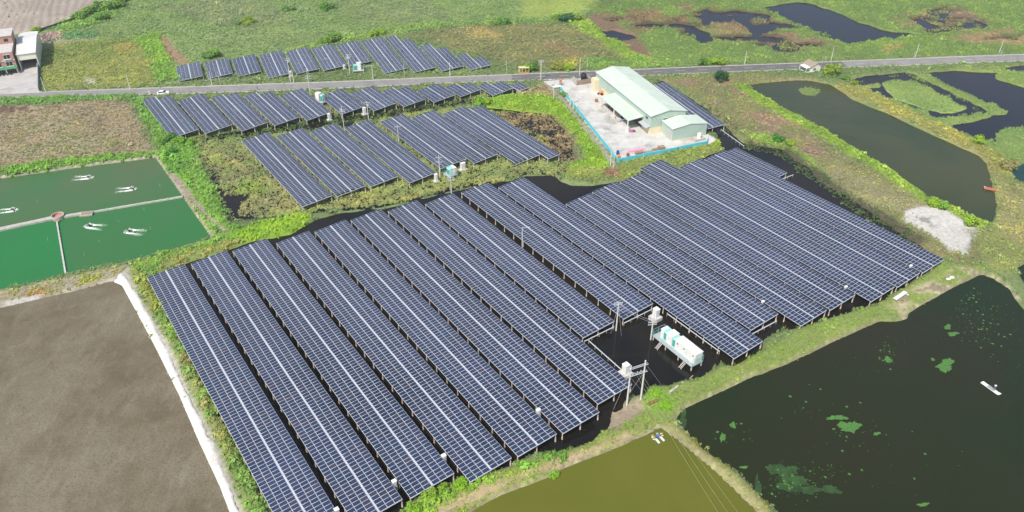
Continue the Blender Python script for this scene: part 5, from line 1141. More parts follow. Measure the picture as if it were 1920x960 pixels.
PO = [((85.7, 172), 145, 'pole by the yard wall at the left edge', {}), ((244, 166.7), 140, 'leaning pale pole on the verge left of the white car', {}), ((137, 178), 160, 'short thin pole on the near verge at left', dict(r=.07)),
      ((342, 178), 153, 'thin dark pole on the near verge right of the white car', dict(r=.08, stripes=True)), ((398, 160), 133, 'pole before the second table beyond the road', {}), ((413, 159), 133, 'pole with striped foot before the second table beyond the road', dict(r=.1, stripes=True)),
      ((545, 153), 108, 'tall pole with crossarm before the fourth table beyond the road', dict(arms=(.5, 1.3), drum=1)), ((551, 154.5), 130, 'short brace pole beside the tall crossarm pole beyond the road', {}),
      ((582, 178), 126, 'tall pole with two crossarms on the near verge beside a white cabinet', dict(arms=(3.8, 4.7))), ((656, 136.7), 101.7, 'pole with transformers beside the cabinet platform beyond the road', dict(arms=(.4, 1.2), drum=2)),
      ((699.7, 149), 123, 'plain pole on the far verge right of the cabinet platform', {}), ((758.7, 146), 120, 'pole with striped foot before the eighth table beyond the road', dict(r=.09, stripes=True)), ((844, 143), 117, 'pole before the tenth table beyond the road', {}),
      ((950, 138), 113, 'thin pole with striped foot left of the bus shelter', dict(r=.09, stripes=True)), ((1014, 150.7), 113, 'white pole with crossarm on the near verge by the yard entrance', dict(arms=(.3, .9), r=.17)),
      ((1086.7, 141.7), 108, 'tall pole behind the black water tank', {}), ((1100.7, 131.7), 108, 'pole with striped foot across the road behind the black tank', dict(r=.1, stripes=True)), ((1038, 185), 150, 'lamp pole on the dirt path by the yard gate', dict(lamp=-1)),
      ((1068.7, 199.6), 147.5, 'tall pole with crossarm outside the cyan wall', dict(arms=(4.2, 4.9))), ((1074.7, 207), 165, 'second pole outside the cyan wall beside the crossarm pole', dict(r=.13)), ((1144.5, 311), 267.5, 'pole with crossarm outside the corner of the cyan wall', dict(arms=(.5,))),
      ((1150, 316), 290, 'short pole on the path end below the cyan wall corner', dict(r=.1)), ((1206, 299), 279, 'short pole outside the near cyan wall', dict(r=.08)), ((1396, 120.7), 96.7, 'pole on the far verge behind the dark round tree', {}),
      ((1558, 114), 89.3, 'pole on the far verge behind the small white house', {}), ((1716, 107), 82.7, 'pole on the far verge right of the tan bush', {}), ((1872.7, 100.7), 76, 'pole on the far verge nearest the right edge', {}),
      ((1713, 108), 96, 'short post beside the pole right of the tan bush', dict(r=.08)), ((1547, 118), 105, 'short post left of the pole behind the small house', dict(r=.08)), ((1541, 119.5), 106, 'short post nearest the small house roof', dict(r=.08)), ((1876, 104), 90, 'thin post on the verge nearest the right edge', dict(r=.06)),
      ((979, 470), 427, 'white lamp pole between two tables of the front field', dict(lamp=1, r=.12)), ((847, 375), 331, 'pole with crossarms in front of the cabinet platform in the marsh', dict(arms=(.5, 1.4))),
      ((825, 335), 291, 'pole with crossarm left of the cabinet platform in the marsh', dict(arms=(1.0, 2.6))), ((692, 232), 190, 'pole with crossarm between roadside and middle tables', dict(arms=(.6,), drum=1)), ((748, 270), 233.7, 'slim pole between the fourth and fifth middle tables', dict(arms=(.9,), r=.11)),
      ((645, 238.7), 198.7, 'pole with crossarm left of the fourth middle table', dict(arms=(1.6, 2.2))), ((1155, 620), 567, 'pole held by guy wires in the open water of the front field', dict(arms=(.3, .8), r=.17)), ((1220, 637), 588, 'pole with crossarms at the end of the white inverter platform', dict(arms=(2.0, 2.9, 3.6), r=.17))]
for base, ty, lab, kw in PO:
    low = base[1] > 185 and not (1000 < base[0] < 1210 and base[1] < 320)
    pole(base, ty, 0.0 if low else 1.0, lab, **kw)
# frame of two poles
hA, hB = G(1175, 760, .15), G(1201, 751, .15); hf = thing('pole_frame', hA, 0, 'frame of two tall poles joined by crossbeams on the bank corner', 'pole frame')
d = hB - hA; HA, HB = rise(hA, 686), rise(hB, 676)
MB().tube((0, 0, -.8), (0, 0, HA), .22, .16, 8).build('shaft', M_POLE, hf); MB().tube((d.x, d.y, -.8), (d.x, d.y, HB), .22, .16, 8).build('shaft', M_POLE, hf)
ang = math.atan2(d.y, d.x)
for z, off in ((HA - .9, .2), (HA - .9, -.2), (HA - 3.0, .2), (HA - 3.0, -.2)):
    b = MB().box((d.x / 2 - math.sin(ang) * off, d.y / 2 + math.cos(ang) * off, z), (d.length + 1.4, .1, .16), rz=ang).build('crossbeam', M_GALV, hf)
for k in (.25, .5, .75): MB().tube((d.x * k, d.y * k, HA - 2.9), (d.x * k, d.y * k, HA - 2.3), .06, .1, 6).build('insulator', M_INSUL, hf)
def wire(a, b, label, r=.022, sag=0.0, m=None):
    mb = MB(); n = 10 if sag else 1; a, b = Vector(a), Vector(b); pts = [a.lerp(b, i / n) - Vector((0, 0, sag * 4 * (i / n) * (1 - i / n))) for i in range(n + 1)]
    for p, q in zip(pts[:-1], pts[1:]): mb.tube(p, q, r, r, 4, 0, False)
    return tag(mb.build('guy_wire' if not sag else 'power_line', m or M_GALV), label, 'wire')
wire(hA + Vector((0, 0, HA - 1)), G(1150, 768, .2), 'left guy wire of the pole frame'); wire(hB + Vector((0, 0, HB - .8)), G(1245, 728, .4), 'long right guy wire of the pole frame'); wire(hA + Vector((0, 0, HA - 3.2)), hB + Vector((0, 0, 3)), 'cross wire falling right inside the pole frame', .018); wire(hB + Vector((0, 0, HB - 3.2)), hA + Vector((0, 0, 3)), 'cross wire falling left inside the pole frame', .018)
gp_ = G(1155, 620, 0); wire(gp_ + Vector((0, 0, 8.3)), G(1145, 625, 0), 'left guy wire of the pole in open water'); wire(gp_ + Vector((0, 0, 8.3)), G(1165, 630, 0), 'right guy wire of the pole in open water')
M_WIRE = mat('pale_wire', (.45, .52, .30), .5)
for i, (x1, o) in enumerate(((1352, -.6), (1375, 0), (1400, .6))):
    wire(hA + d * .5 + Vector((o, 0, HA - 2.4)), G(x1 + 60, 1060, 9.0), '%s power line from the left crossing above the olive pond' % ORD[i], .014, 1.2, M_WIRE)
for k, dz in enumerate((6.4, 7.0)):
    wire(gp_ + Vector((0, 0, dz + 1.4)), G(1220, 637, 0) + Vector((0, 0, dz - 1)), '%s power line between the two poles over open water' % ('lower', 'upper')[k], .02, .5)

# ------------------------------------------------------------------ inverter platforms and cabinets
def platform(o, ex, L, Wd, zd, label, fence=(1, 1, 1, 1), fh=1.9, wz=0.0, ladders=()):
    """o: near-left corner of the deck; ex: angle of the long side. local x along it, y away"""
    t = thing('equipment_platform', (o.x, o.y, 0), ex, label, 'platform')
    MB().box((L / 2, Wd / 2, zd - .1), (L, Wd, .2)).build('deck', mat('deck_grating', (.36, .39, .39), .7, var=.15, scale=3), t)
    n = max(2, round(L / 4.2) + 1)
    for i in range(n):
        for y in (.2, Wd - .2): MB().tube((.2 + (L - .4) * i / (n - 1), y, wz - .6), (.2 + (L - .4) * i / (n - 1), y, zd - .2), .16, .16, 8).build('leg', M_CONCW, t)
    f = MB()
    sides = [((0, 0), (L, 0)), ((L, 0), (L, Wd)), ((L, Wd), (0, Wd)), ((0, Wd), (0, 0))]
    for si, (a, b) in enumerate(sides):
        if not fence[si]: continue
        a, b = Vector((*a, 0)), Vector((*b, 0)); k = max(2, round((b - a).length / 1.5)); hh = fh if si else 1.0
        for i in range(k + 1): q = a.lerp(b, i / k); MB().tube((q.x, q.y, zd), (q.x, q.y, zd + hh), .035, .035, 5).build('fence_post', M_RAIL, t)
        for z in ((.15, hh / 2, hh) if hh > 1.2 else (.5, hh)): MB().tube((a.x, a.y, zd + z), (b.x, b.y, zd + z), .03, .03, 5).build('fence_rail', M_RAIL, t)
        if si:
            nb = int((b - a).length / .35)
            for i in range(nb): q = a.lerp(b, (i + .5) / nb); f.tube((q.x, q.y, zd + .1), (q.x, q.y, zd + hh), .014, .014, 4, 0, False)
    if f.v: tag(f.build('fence_mesh', mat('teal_fence_wire', (.10, .34, .31), .6), t), kind='stuff')
    for x in ladders:
        ld = MB(); ld.box((x - .35, -1.0, zd / 2 - .05), (.08, .08, .1)); lo = None
        for s in (-.4, .4): lo = MB().tube((x + s, 0, zd), (x + s, -1.7, wz - .1), .05, .05, 5).build('ladder_rail', M_CONCW, t)
        for i in range(1, 6): k = i / 6; MB().box((x, -1.7 * k, zd + (wz - zd) * k), (.8, .2, .05)).build('ladder_step', M_CONCW, t)
    return t
def cabinet(loc, rz, d, label, vent=None, name='cabinet', cat='cabinet', plinth=0.0, group=None, doors=1):
    t = thing(name, loc, rz, label, cat, group)
    if plinth: MB().box((0, 0, plinth / 2 - .3), (d[0] * (2.0 if d[0] > 1.05 or plinth < 1 else 1.15), d[1] * (1.9 if d[0] > 1.05 or plinth < 1 else 1.15), plinth + .6)).build('plinth', M_CONCW, t)
    MB().box((0, 0, plinth + d[2] / 2), d).build('body', M_WHITE, t)
    MB().box((0, 0, plinth + d[2] + .05), (d[0] + .14, d[1] + .14, .1)).build('lid', M_WHITE, t)
    for i in range(doors):
        w = d[0] / doors; x = -d[0] / 2 + w * (i + .5); dr = MB().box((x, -d[1] / 2 - .02, plinth + d[2] * .5), (w * .9, .04, d[2] * .88)).build('door', M_WHITE, t); MB().box((x + w * .3, -d[1] / 2 - .06, plinth + d[2] * .5), (.06, .06, .25)).build('handle', M_DARK, dr)
    if vent:
        v = MB().box((0, -d[1] / 2 - .03, plinth + d[2] * .5), (d[0] * .86, .06, d[2] * .84)).build('vent_panel', M_TEAL, t)
        for i in range(6): MB().box((0, -d[1] / 2 - .08, plinth + d[2] * (.2 + .12 * i)), (d[0] * .7, .05, d[2] * .05)).build('louvre', M_TEALV, v)
        MB().box((0, 0, plinth + d[2] + .12), (d[0] + .1, d[1] + .1, .04)).build('lid_cover', mat('pale_teal', (.25, .62, .55), .5), t)
    return t
p0, p1 = G(1223.5, 629, 1.35), G(1297, 688, 1.35); pa = math.atan2(p1.y - p0.y, p1.x - p0.x); PLn = (p1 - p0).length
platform(p0, pa, PLn, 3.6, 1.35, 'long equipment platform on legs in the open water of the front field', ladders=(3.2, PLn - 2.2))
def on(x, y): return p0 + Vector((math.cos(pa) * x - math.sin(pa) * y, math.sin(pa) * x + math.cos(pa) * y, 0))
cabinet(on(1.9, 2.2), pa, (1.0, 1.9, 2.5), 'narrow white cabinet at the far end of the long platform'); cabinet(on(2.95, 2.2), pa, (1.0, 1.9, 2.5), 'first teal vented inverter on the long platform', vent=1); cabinet(on(4.45, 2.25), pa, (1.9, 2.3, 2.75), 'tall white cabinet between the two teal inverters', doors=2); cabinet(on(6.0, 2.2), pa, (1.0, 1.9, 2.5), 'second teal vented inverter on the long platform', vent=1)
ct = cabinet(on(8.55, 2.25), pa, (3.9, 2.3, 2.9), 'long white equipment container in the middle of the long platform', name='equipment_container', cat='container', doors=3); ct2 = cabinet(on(11.95, 2.25), pa, (2.75, 2.3, 2.85), 'white equipment container at the near end of the long platform', name='equipment_container', cat='container', doors=2)
for t, xs_ in ((ct, (-1.2, 1.0)), (ct2, (.6,))):
    for x in xs_: MB().box((x, -1.21, 2.1), (.4, .08, .3)).build('vent', M_DARK, t)
# smaller platforms
q0 = G(830.5, 325, 1.2); platform(q0, R(-52), 3.6, 3.6, 1.2, 'small cabinet platform among marsh plants below the middle tables', fence=(0, 1, 1, 1), fh=1.6)
def on2(o, a, x, y, z): return Vector((o.x + math.cos(a) * x - math.sin(a) * y, o.y + math.sin(a) * x + math.cos(a) * y, z))
cabinet(on2(q0, R(-52), 2.2, 1.5, 1.2), R(-52), (2.0, 1.5, 2.4), 'white and teal cabinet on the marsh platform', vent=1); cabinet(on2(q0, R(-52), 2.3, 2.75, 1.2), R(-52), (2.2, .9, 2.5), 'plain white cabinet on the marsh platform')
q1 = G(590, 190, 1.3); platform(q1, R(-30), 4.2, 3.4, 1.4, 'fenced cabinet platform beside the road between roadside tables', fence=(0, 1, 1, 1), fh=1.6)
cabinet(on2(q1, R(-30), 1.2, 1.3, 1.4), R(-30), (1.9, 1.7, 3.2), 'tall white cabinet on the roadside platform'); cabinet(on2(q1, R(-30), 3.0, 1.5, 1.4), R(-30), (1.2, 1.5, 2.7), 'teal vented cabinet on the roadside platform', vent=1)
q2 = G(661, 134.5, 1.5); platform(q2, R(8), 4.8, 3.2, 1.7, 'cabinet platform in the grass beyond the road', fence=(0, 1, 1, 1), fh=1.6, wz=1.0)
cabinet(on2(q2, R(8), 1.2, 1.5, 1.7), R(8), (1.4, 1.5, 2.2), 'teal vented cabinet on the platform beyond the road', vent=1); cabinet(on2(q2, R(8), 2.8, 1.9, 1.7), R(8), (1.7, 1.5, 2.9), 'tall white cabinet on the platform beyond the road')
# single cabinets at the ends of tables
for x, y, z, dd, pl, lab in ((1172, 704, 0, (1.3, 1.3, 2.3), 1.1, 'white cabinet on a slab beside the pole frame'), (1228.5, 599, 0, (1.3, 1.3, 2.4), 1.0, 'white cabinet on a slab behind the long platform'),
                        (1009, 785, 0, (.8, .7, 1.45), 1.3, 'small white cabinet between the fifth and sixth front tables'), (833, 871, 0, (.8, .7, 1.45), 1.3, 'small white cabinet between the third and fourth front tables'), (741, 919, 0, (.8, .7, 1.45), 1.3, 'small white cabinet between the second and third front tables'), (634, 972, 0, (.8, .7, 1.45), 1.3, 'small white cabinet at the bottom edge between first and second front tables'),
                        (818, 341, 0, (.9, .8, 2.3), .5, 'white cabinet on a slab below the fourth middle table'), (868, 319, 0, (1.5, .9, 2.2), .5, 'white cabinet beside the marsh platform below the fifth middle table'), (618, 226, 0, (.9, .8, 2.2), .5, 'white cabinet on a slab below the fifth roadside table'), (684, 215, 0, (1.1, .9, 2.3), .5, 'white cabinet on a slab below the sixth roadside table'),
                        (545, 143, 1, (.9, .8, 1.8), .3, 'small white cabinet under the fourth table beyond the road'), (646, 130, 1, (.8, .7, 1.6), .3, 'small white cabinet under the sixth table beyond the road')):
    p = G(x, y, z); cabinet(p, YAW_A + R(0), dd, lab, plinth=pl, group='cabinets at table ends')
# small white caps where cables come up beside the front tables
for i, (x, y) in enumerate(((1430.5, 566), (1586, 538.5), (1708, 499))):
    o = MB(); o.box((0, 0, 0), (.7, .5, .5)); o.box((0, 0, .28), (.85, .65, .08)); o = o.build('junction_box', M_WHITE, None, G(x, y, 2.6), YAW_A); tag(o, '%s white junction box from the left between the right hand front tables' % ORD[i], 'junction box', 'junction boxes')
# cable trays on stakes
def tray(a, b, z, label):
    A, B = G(*a, z), G(*b, z); t = thing('cable_tray', (A.x, A.y, 0), 0, label, 'cable tray', 'cable trays'); d = B - A; ang = math.atan2(d.y, d.x)
    MB().box((d.x / 2, d.y / 2, z), (d.length, .22, .12), rz=ang).build('tray', M_GALV, t); n = max(2, round(d.length / 2.4))
    for i in range(n + 1): q = d * (i / n); MB().tube((q.x, q.y, -.5), (q.x, q.y, z + .35), .06, .06, 5).build('stake', M_CONCW, t)
tray((1104, 639), (1166, 694), .9, 'cable tray beside the seventh front table, leading to the pole frame cabinet'); tray((1096, 640), (1151, 613), .9, 'cable tray under the near end of the eighth front table'); tray((1170, 606), (1222, 580), .9, 'cable tray under the near end of the ninth front table'); tray((1251, 588), (1349, 659), .9, 'cable tray along the tenth front table behind the long platform'); tray((1411, 626), (1456, 602), .9, 'cable tray under the near end of the eleventh front table'); tray((1352, 243), (1395, 274), .9, 'cable tray across the channel right of the warehouse'); tray((1468, 335), (1487, 328), .9, 'cable tray under the short table at the far right corner')
tray((682, 125), (700, 122), 1.6, 'cable tray right of the platform beyond the road'); tray((722, 141), (765, 132), 1.2, 'low tray before the eighth table beyond the road'); tray((383, 152), (437, 141), 1.2, 'low tray before the second table beyond the road')

# ------------------------------------------------------------------ things in and by the ponds
def beam_line(name, a, b, w, h, z, m, label, posts=0, cat='wall', seg=2.2):
    A, B = G(*a, z), G(*b, z); d = B - A; t = thing(name, (A.x, A.y, 0), 0, label, cat); ang = math.atan2(d.y, d.x); n = max(1, int(d.length / seg))
    for i in range(n):
        c = d * ((i + .5) / n); MB().box((c.x, c.y, z - h / 2 + random.uniform(-.03, .03)), (d.length / n - .05, w * random.uniform(.93, 1.05), h), rz=ang).build('slab', m, t)
    if posts:
        for i in range(n + 1):
            c = d * (i / n); MB().box((c.x, c.y, z + .02), (.16, w * 1.3, .3), rz=ang).build('post', M_CONCW, t)
    return t
beam_line('pond_wall', (-40, 437), (100, 407), 1.7, 1.3, .85, M_CONC, 'broad concrete wall across the green pond at left'); beam_line('pond_wall', (118, 405), (153, 399), 1.2, 1.2, .85, M_CONC, 'short concrete wall between round tank and pump slab'); beam_line('pond_wall', (172, 396.5), (342, 367.5), .45, 1.2, .8, M_CONCW, 'long thin concrete wall dividing the green ponds', posts=1); beam_line('pond_wall', (106.5, 416), (123, 514), .4, 1.2, .75, M_CONCW, 'thin concrete wall between the two lower green ponds', posts=1)
rt = thing('round_tank', G(109.5, 408, .4), 0, 'round brick lined tank where the pond walls meet', 'tank')
mb = MB(); mb.lathe((0, 0, 0), [(1.85, -.8), (1.85, 1.0), (1.6, 1.0)], 22, cap=False); mb.build('rim', M_CONC, rt); mb = MB(); n = 22
for k in range(n):
    a0, a1 = 2 * math.pi * k / n, 2 * math.pi * (k + 1) / n; mb.add([(1.6 * math.cos(a0), 1.6 * math.sin(a0), 1.0), (1.6 * math.cos(a1), 1.6 * math.sin(a1), 1.0), (1.55 * math.cos(a1), 1.55 * math.sin(a1), .15), (1.55 * math.cos(a0), 1.55 * math.sin(a0), .15)], [(0, 1, 2, 3)])
mb.add([(1.55 * math.cos(2 * math.pi * k / n), 1.55 * math.sin(2 * math.pi * k / n), .15) for k in range(n)], [tuple(range(n))]); mb.build('brick_lining', M_REDT, rt)
for i in range(4): MB().box((.2 + .25 * i, -1.9 - .3 * i, .35), (2.4 - .35 * i, .22, .12), rz=.12).build('plank', M_WOOD, rt)
ps = thing('pump_slab', G(162, 404.5, .35), R(12), 'concrete pump slab with boards on the pond wall', 'slab')
MB().box((0, .6, .3), (3.6, 2.2, .5)).build('slab', M_CONC, ps); MB().box((0, .9, .62), (3.2, 1.4, .12)).build('cover', M_CONCW, ps)
for i in range(5): MB().box((-1.2 + .6 * i, .7, .72), (.45, 1.7, .07), rz=.05).build('board', M_WOOD, ps)
MB().box((0, -.55, .15), (2.6, .25, .3)).build('step', M_WOOD, ps)

# aerators: paddle wheels with their foam
M_FOAM = mat('white_foam', (.80, .83, .78), .7, var=.12, scale=2.5, bump=.6)
def aerator(px, py, rz, label, col=M_DARK):
    t = thing('paddle_aerator', G(px, py, .3), rz, label, 'aerator', 'paddle aerators in the green ponds')
    for y in (-.55, .55): MB().box((0, y, .1), (1.6, .3, .22)).build('float', col, t)
    MB().box((.1, 0, .38), (.45, .4, .4)).build('motor', M_DARK, t); MB().tube((-.1, -1.0, .32), (-.1, 1.0, .32), .04).build('shaft', M_GALV, t)
    for y in (-.9, .9):
        w = MB()
        for k in range(6): a = k * math.pi / 3; w.box((-.1 + .27 * math.cos(a), y, .32 + .27 * math.sin(a)), (.34, .18, .05), tilt=a)
        w.build('paddle', M_WHITE, t)
    r = random.Random(int(px)); mb = MB()
    for y0 in (-.8, .8):
        for i in range(420):
            u = r.random() ** 1.5; x = -.3 + 5.4 * u + r.uniform(-.2, .2); wd = .16 + .45 * u; y = y0 * (1 + .5 * u) + r.gauss(0, wd * .75); s_ = r.uniform(.05, .21) * (1 - .7 * u); hh = .34 * math.exp(-((u - .06) / .16) ** 2) * r.uniform(.3, 1.0)
            k = 6; v = [(x + s_ * 1.5 * r.uniform(.6, 1.2) * math.cos(6.283 * q / k), y + s_ * r.uniform(.6, 1.2) * math.sin(6.283 * q / k), -.04) for q in range(k)]; mb.add(v + [(x, y, .03 + hh + s_ * .25)], [(q, (q + 1) % k, k) for q in range(k)])
    for i in range(60):
        a = r.uniform(0, 6.28); d_ = r.random() ** .5 * 1.0; s_ = r.uniform(.08, .2); x, y = -.7 + d_ * math.cos(a), d_ * 1.1 * math.sin(a); v = [(x + s_ * math.cos(6.283 * q / 5), y + s_ * math.sin(6.283 * q / 5), -.04) for q in range(5)]; mb.add(v + [(x, y, .08)], [(q, (q + 1) % 5, 5) for q in range(5)])
    tag(mb.build('foam', M_FOAM, t), kind='stuff'); return t
aerator(166, 333, R(186), 'paddle aerator throwing white foam in the upper green pond, nearest the top bank'); aerator(247, 354.5, R(190), 'paddle aerator throwing white foam in the upper green pond, rightmost'); aerator(24, 394, R(192), 'paddle aerator throwing white foam at the left edge'); aerator(167, 424, R(-10), 'paddle aerator with foam in the lower green pond, left of two'); aerator(242, 434, R(-8), 'paddle aerator with foam in the lower green pond, right of two')
# stakes standing in the green pond
for i, (x, y) in enumerate(((282, 430), (223, 418), (158, 480), (186, 455), (270, 395), (90, 452), (70, 380), (300, 350))):
    p = G(x, y, .3); tag(MB().tube((0, 0, -.6), (.12, .05, 1.1), .035, .03, 5).build('stake', M_CONCW, None, p), ['thin stake right of the right hand lower aerator', 'thin stake above the right hand lower aerator', 'thin stake between lower left aerator and the grassy bank', 'thin stake below the left hand lower aerator', 'thin stake just below the long thin pond wall', 'thin stake in the brightest green pond', 'thin stake in the upper green pond at left', 'thin stake in the upper green pond near its right corner'][i], 'stake', 'stakes in the green ponds')
# floating aerator in the olive pond
fa = thing('floating_aerator', G(1234, 822, .3), R(-62), 'resting paddle aerator with blue motor floating in the olive pond', 'aerator')
for y in (-.62, .62): MB().box((0, y, .12), (2.5, .38, .26)).build('float', M_WHITE, fa); MB().box((-.6, y, .27), (1.2, .36, .06)).build('float_cover', M_WOOD, fa)
MB().lathe((-.3, 0, .25), [(.24, 0), (.26, .5), (.16, .62)], 10).build('motor', mat('blue_motor', (.03, .2, .55), .4), fa); MB().tube((-.3, -1.3, .3), (-.3, 1.3, .3), .04).build('shaft', M_DARK, fa)
for y in (-1.15, 1.15):
    for k in range(4): MB().box((-.3 + .3 * math.cos(k * 1.57), y, .3 + .3 * math.sin(k * 1.57)), (.3, .28, .08), tilt=k * 1.57).build('paddle', M_CREAM, fa)
# duckweed
M_DUCK = mat('duckweed', (.06, .17, .03), .75, var=.25, scale=2.5, bump=.2)
M_DUCKD = mat('sunken_algae', (.024, .058, .011), .5, var=.45, scale=.8)
def blob(px, py, wpx, hpx, seed, n=72, z=.258):
    r = random.Random(seed); ph = [r.uniform(0, 6.28) for _ in range(6)]; pts = []
    for i in range(n):
        a = 2 * math.pi * i / n; k = 1 + .22 * math.sin(2 * a + ph[0]) + .16 * math.sin(3 * a + ph[1]) + .12 * math.sin(5 * a + ph[2]) + .08 * math.sin(9 * a + ph[3]) + .06 * math.sin(14 * a + ph[4]) + r.uniform(-.10, .10)
        pts.append(G(px + wpx / 2 * math.cos(a) * k, py + hpx / 2 * math.sin(a) * k, z))
    return pts
def mat_of_weed(px, py, w, h, seed, label, m=None, z=.258):
    pts = blob(px, py, w, h, seed, z=z); c = sum(pts, Vector()) / len(pts); mb = MB(); mb.prism([(p.x - c.x, p.y - c.y) for p in pts][::-1], -.03, 0); return tag(mb.build('duckweed_mat', m or M_DUCK, None, c), label, 'duckweed', 'duckweed mats on the dark pond')
mat_of_weed(1593, 800, 34, 22, 3, 'largest bright duckweed mat in the middle of the dark pond'); mat_of_weed(1571, 783, 30, 10, 8, 'tail of duckweed running up left from the largest mat'); mat_of_weed(1773, 685, 30, 22, 5, 'rounded duckweed mat left of the raft'); mat_of_weed(1374, 797, 13, 9, 6, 'small duckweed mat nearest the left corner of the dark pond'); mat_of_weed(1355, 820, 9, 17, 7, 'narrow upright duckweed mat near the left corner of the dark pond'); mat_of_weed(1644, 813, 12, 6, 9, 'small duckweed mat right of the largest one'); mat_of_weed(1731, 946, 20, 7, 12, 'thin duckweed mat near the bottom edge'); mat_of_weed(1395, 876, 12, 6, 13, 'small duckweed mat above the bottom left algae'); mat_of_weed(1665, 674, 14, 10, 15, 'small duckweed mat below the north bank'); mat_of_weed(1787, 626, 16, 9, 16, 'oval duckweed mat near the foam board bank'); mat_of_weed(1777, 613, 14, 8, 19, 'oval duckweed mat above another near the north bank'); mat_of_weed(1749, 674, 7, 5, 22, 'tiny duckweed mat beside the rounded one')
mb = MB(); r = random.Random(77)
def speck(px, py, s):
    n = 6; c = G(px, py, .262); v = [(c.x + s * r.uniform(.5, 1.2) * math.cos(6.283 * i / n), c.y + s * r.uniform(.5, 1.2) * math.sin(6.283 * i / n), .262) for i in range(n)]; mb.add(v, [tuple(range(n))])
for cx, cy, sx, sy, k in ((1480, 900, 42, 26, 190), (1560, 890, 40, 24, 60), (1665, 660, 22, 30, 150), (1370, 800, 30, 30, 40), (1840, 600, 40, 40, 260), (1820, 560, 40, 30, 120), (1600, 800, 60, 30, 60), (1560, 700, 140, 60, 70), (1600, 880, 200, 70, 90), (1880, 640, 40, 60, 60), (1510, 770, 30, 20, 30)):
    for i in range(k):
        x, y = r.gauss(cx, sx / 1.6), r.gauss(cy, sy / 1.6)
        if x < 1300 + max(0, (y - 810)) * 1.15 or y < 1085 - x * .29 and x < 1700 or y < 512 + abs(1840 - x) * .55 + 18: continue
        if r.random() < .4: continue
        speck(x, y, r.choice((.06, .07, .08, .1, .1, .12, .15, .2, .34)))
tag(mb.build('duckweed_specks', M_DUCK), 'scattered specks of duckweed on the dark pond', kind='stuff')
mb = MB()
for i, (x, y, w, h) in enumerate(((1470, 882, 46, 24), (1485, 905, 60, 24), (1510, 918, 50, 16), (1422, 925, 12, 60), (1555, 918, 40, 14), (1450, 880, 26, 14), (1281, 785, 14, 34))):
    pts = blob(x, y, w, h, 100 + i, z=.214 + .004 * i)
    mb.add([tuple(p) for p in pts], [tuple(range(len(pts)))[::-1]])
tag(mb.build('algae_bloom', M_DUCKD), 'dull green algae just under the surface of the dark pond', kind='stuff')

# raft with a person
ra = G(1853, 727, .2); rd = G(1872, 736.5, .2) - G(1842, 715, .2); rz_ = math.atan2(rd.y, rd.x); RL = rd.length
rf_ = thing('raft', ra + Vector((.3, -.1, 0)), rz_, 'narrow white raft carrying a person on the dark pond', 'raft')
for y in (-.36, -.12, .12, .36): MB().tube((-RL / 2, y, .1), (RL / 2, y, .1), .13, .13, 8).build('pipe', M_WHITE, rf_)
mb = MB(); v = [(RL / 2, -.48, .02), (RL / 2 + .5, -.44, .2), (RL / 2 + .5, .44, .2), (RL / 2, .48, .02), (RL / 2, -.48, .24), (RL / 2 + .5, -.44, .32), (RL / 2 + .5, .44, .32), (RL / 2, .48, .24)]; mb.add(v, [(0, 3, 2, 1), (4, 5, 6, 7), (0, 1, 5, 4), (1, 2, 6, 5), (2, 3, 7, 6), (3, 0, 4, 7)]); mb.build('bow', M_WHITE, rf_)
MB().box((.3, 0, .25), (RL * .45, .9, .05)).build('deck', mat('grey_deck', (.30, .31, .31), .7), rf_)
def person(loc, rz, joints, edges, skin_root, cloth, hat=None, label='', skin=(.45, .28, .2), head=(0, 0, 1.6), head_d=(0, 0), name='person', hat_m=None):
    t = thing(name, loc, rz, label, 'person')
    me = bpy.data.meshes.new('body'); names = list(joints); me.from_pydata([joints[k][:3] for k in names], [(names.index(a), names.index(b)) for a, b in edges], [])
    o = link(bpy.data.objects.new('body', me)); o.parent = t; md = o.modifiers.new('skin', 'SKIN'); md.use_smooth_shade = True
    for i, k in enumerate(names):
        sv = me.skin_vertices[0].data[i]; sv.radius = (joints[k][3], joints[k][3]); sv.use_root = (k == skin_root)
    o.modifiers.new('subdivision', 'SUBSURF').levels = 1; me.materials.append(cloth)
    hx, hy, hz = head; hd = MB().lathe((hx, hy, hz - .12), [(.055, 0), (.085, .05), (.1, .12), (.1, .17), (.07, .23), (.02, .25)], 10).build('head', mat('skin', skin, .6), t, smooth=True)
    MB().lathe((hx, hy, hz - .02), [(.108, 0), (.11, .06), (.08, .13), (.02, .155)], 10).build('hair', M_BLACK, hd, smooth=True)
    MB().box((hx + .1, hy, hz - .01), (.03, .03, .04)).build('nose', mat('nose_skin', skin, .6), hd)
    if hat: MB().lathe((hx, hy, hz + .03), [(.27, 0), (.26, .02), (.13, .06), (.12, .13), (.04, .16)], 14).build('hat', hat_m or M_WHITE, t, smooth=True)
    return t
stand = dict(pel=(0, 0, .95, .15), chest=(0, 0, 1.3, .17), neck=(0, 0, 1.48, .06), ls=(0, .2, 1.42, .07), le=(.05, .27, 1.14, .05), lh=(.16, .26, .92, .04), rs=(0, -.2, 1.42, .07), re=(.05, -.27, 1.14, .05), rh=(.16, -.26, .92, .04),
             lk=(.05, .1, .5, .075), la=(-.05, .1, .08, .05), lt=(.12, .11, .04, .045), rk=(.08, -.1, .5, .075), ra=(.1, -.1, .08, .05), rt=(.26, -.11, .04, .045))
ed = [('pel', 'chest'), ('chest', 'neck'), ('chest', 'ls'), ('ls', 'le'), ('le', 'lh'), ('chest', 'rs'), ('rs', 're'), ('re', 'rh'), ('pel', 'lk'), ('lk', 'la'), ('la', 'lt'), ('pel', 'rk'), ('rk', 'ra'), ('ra', 'rt')]
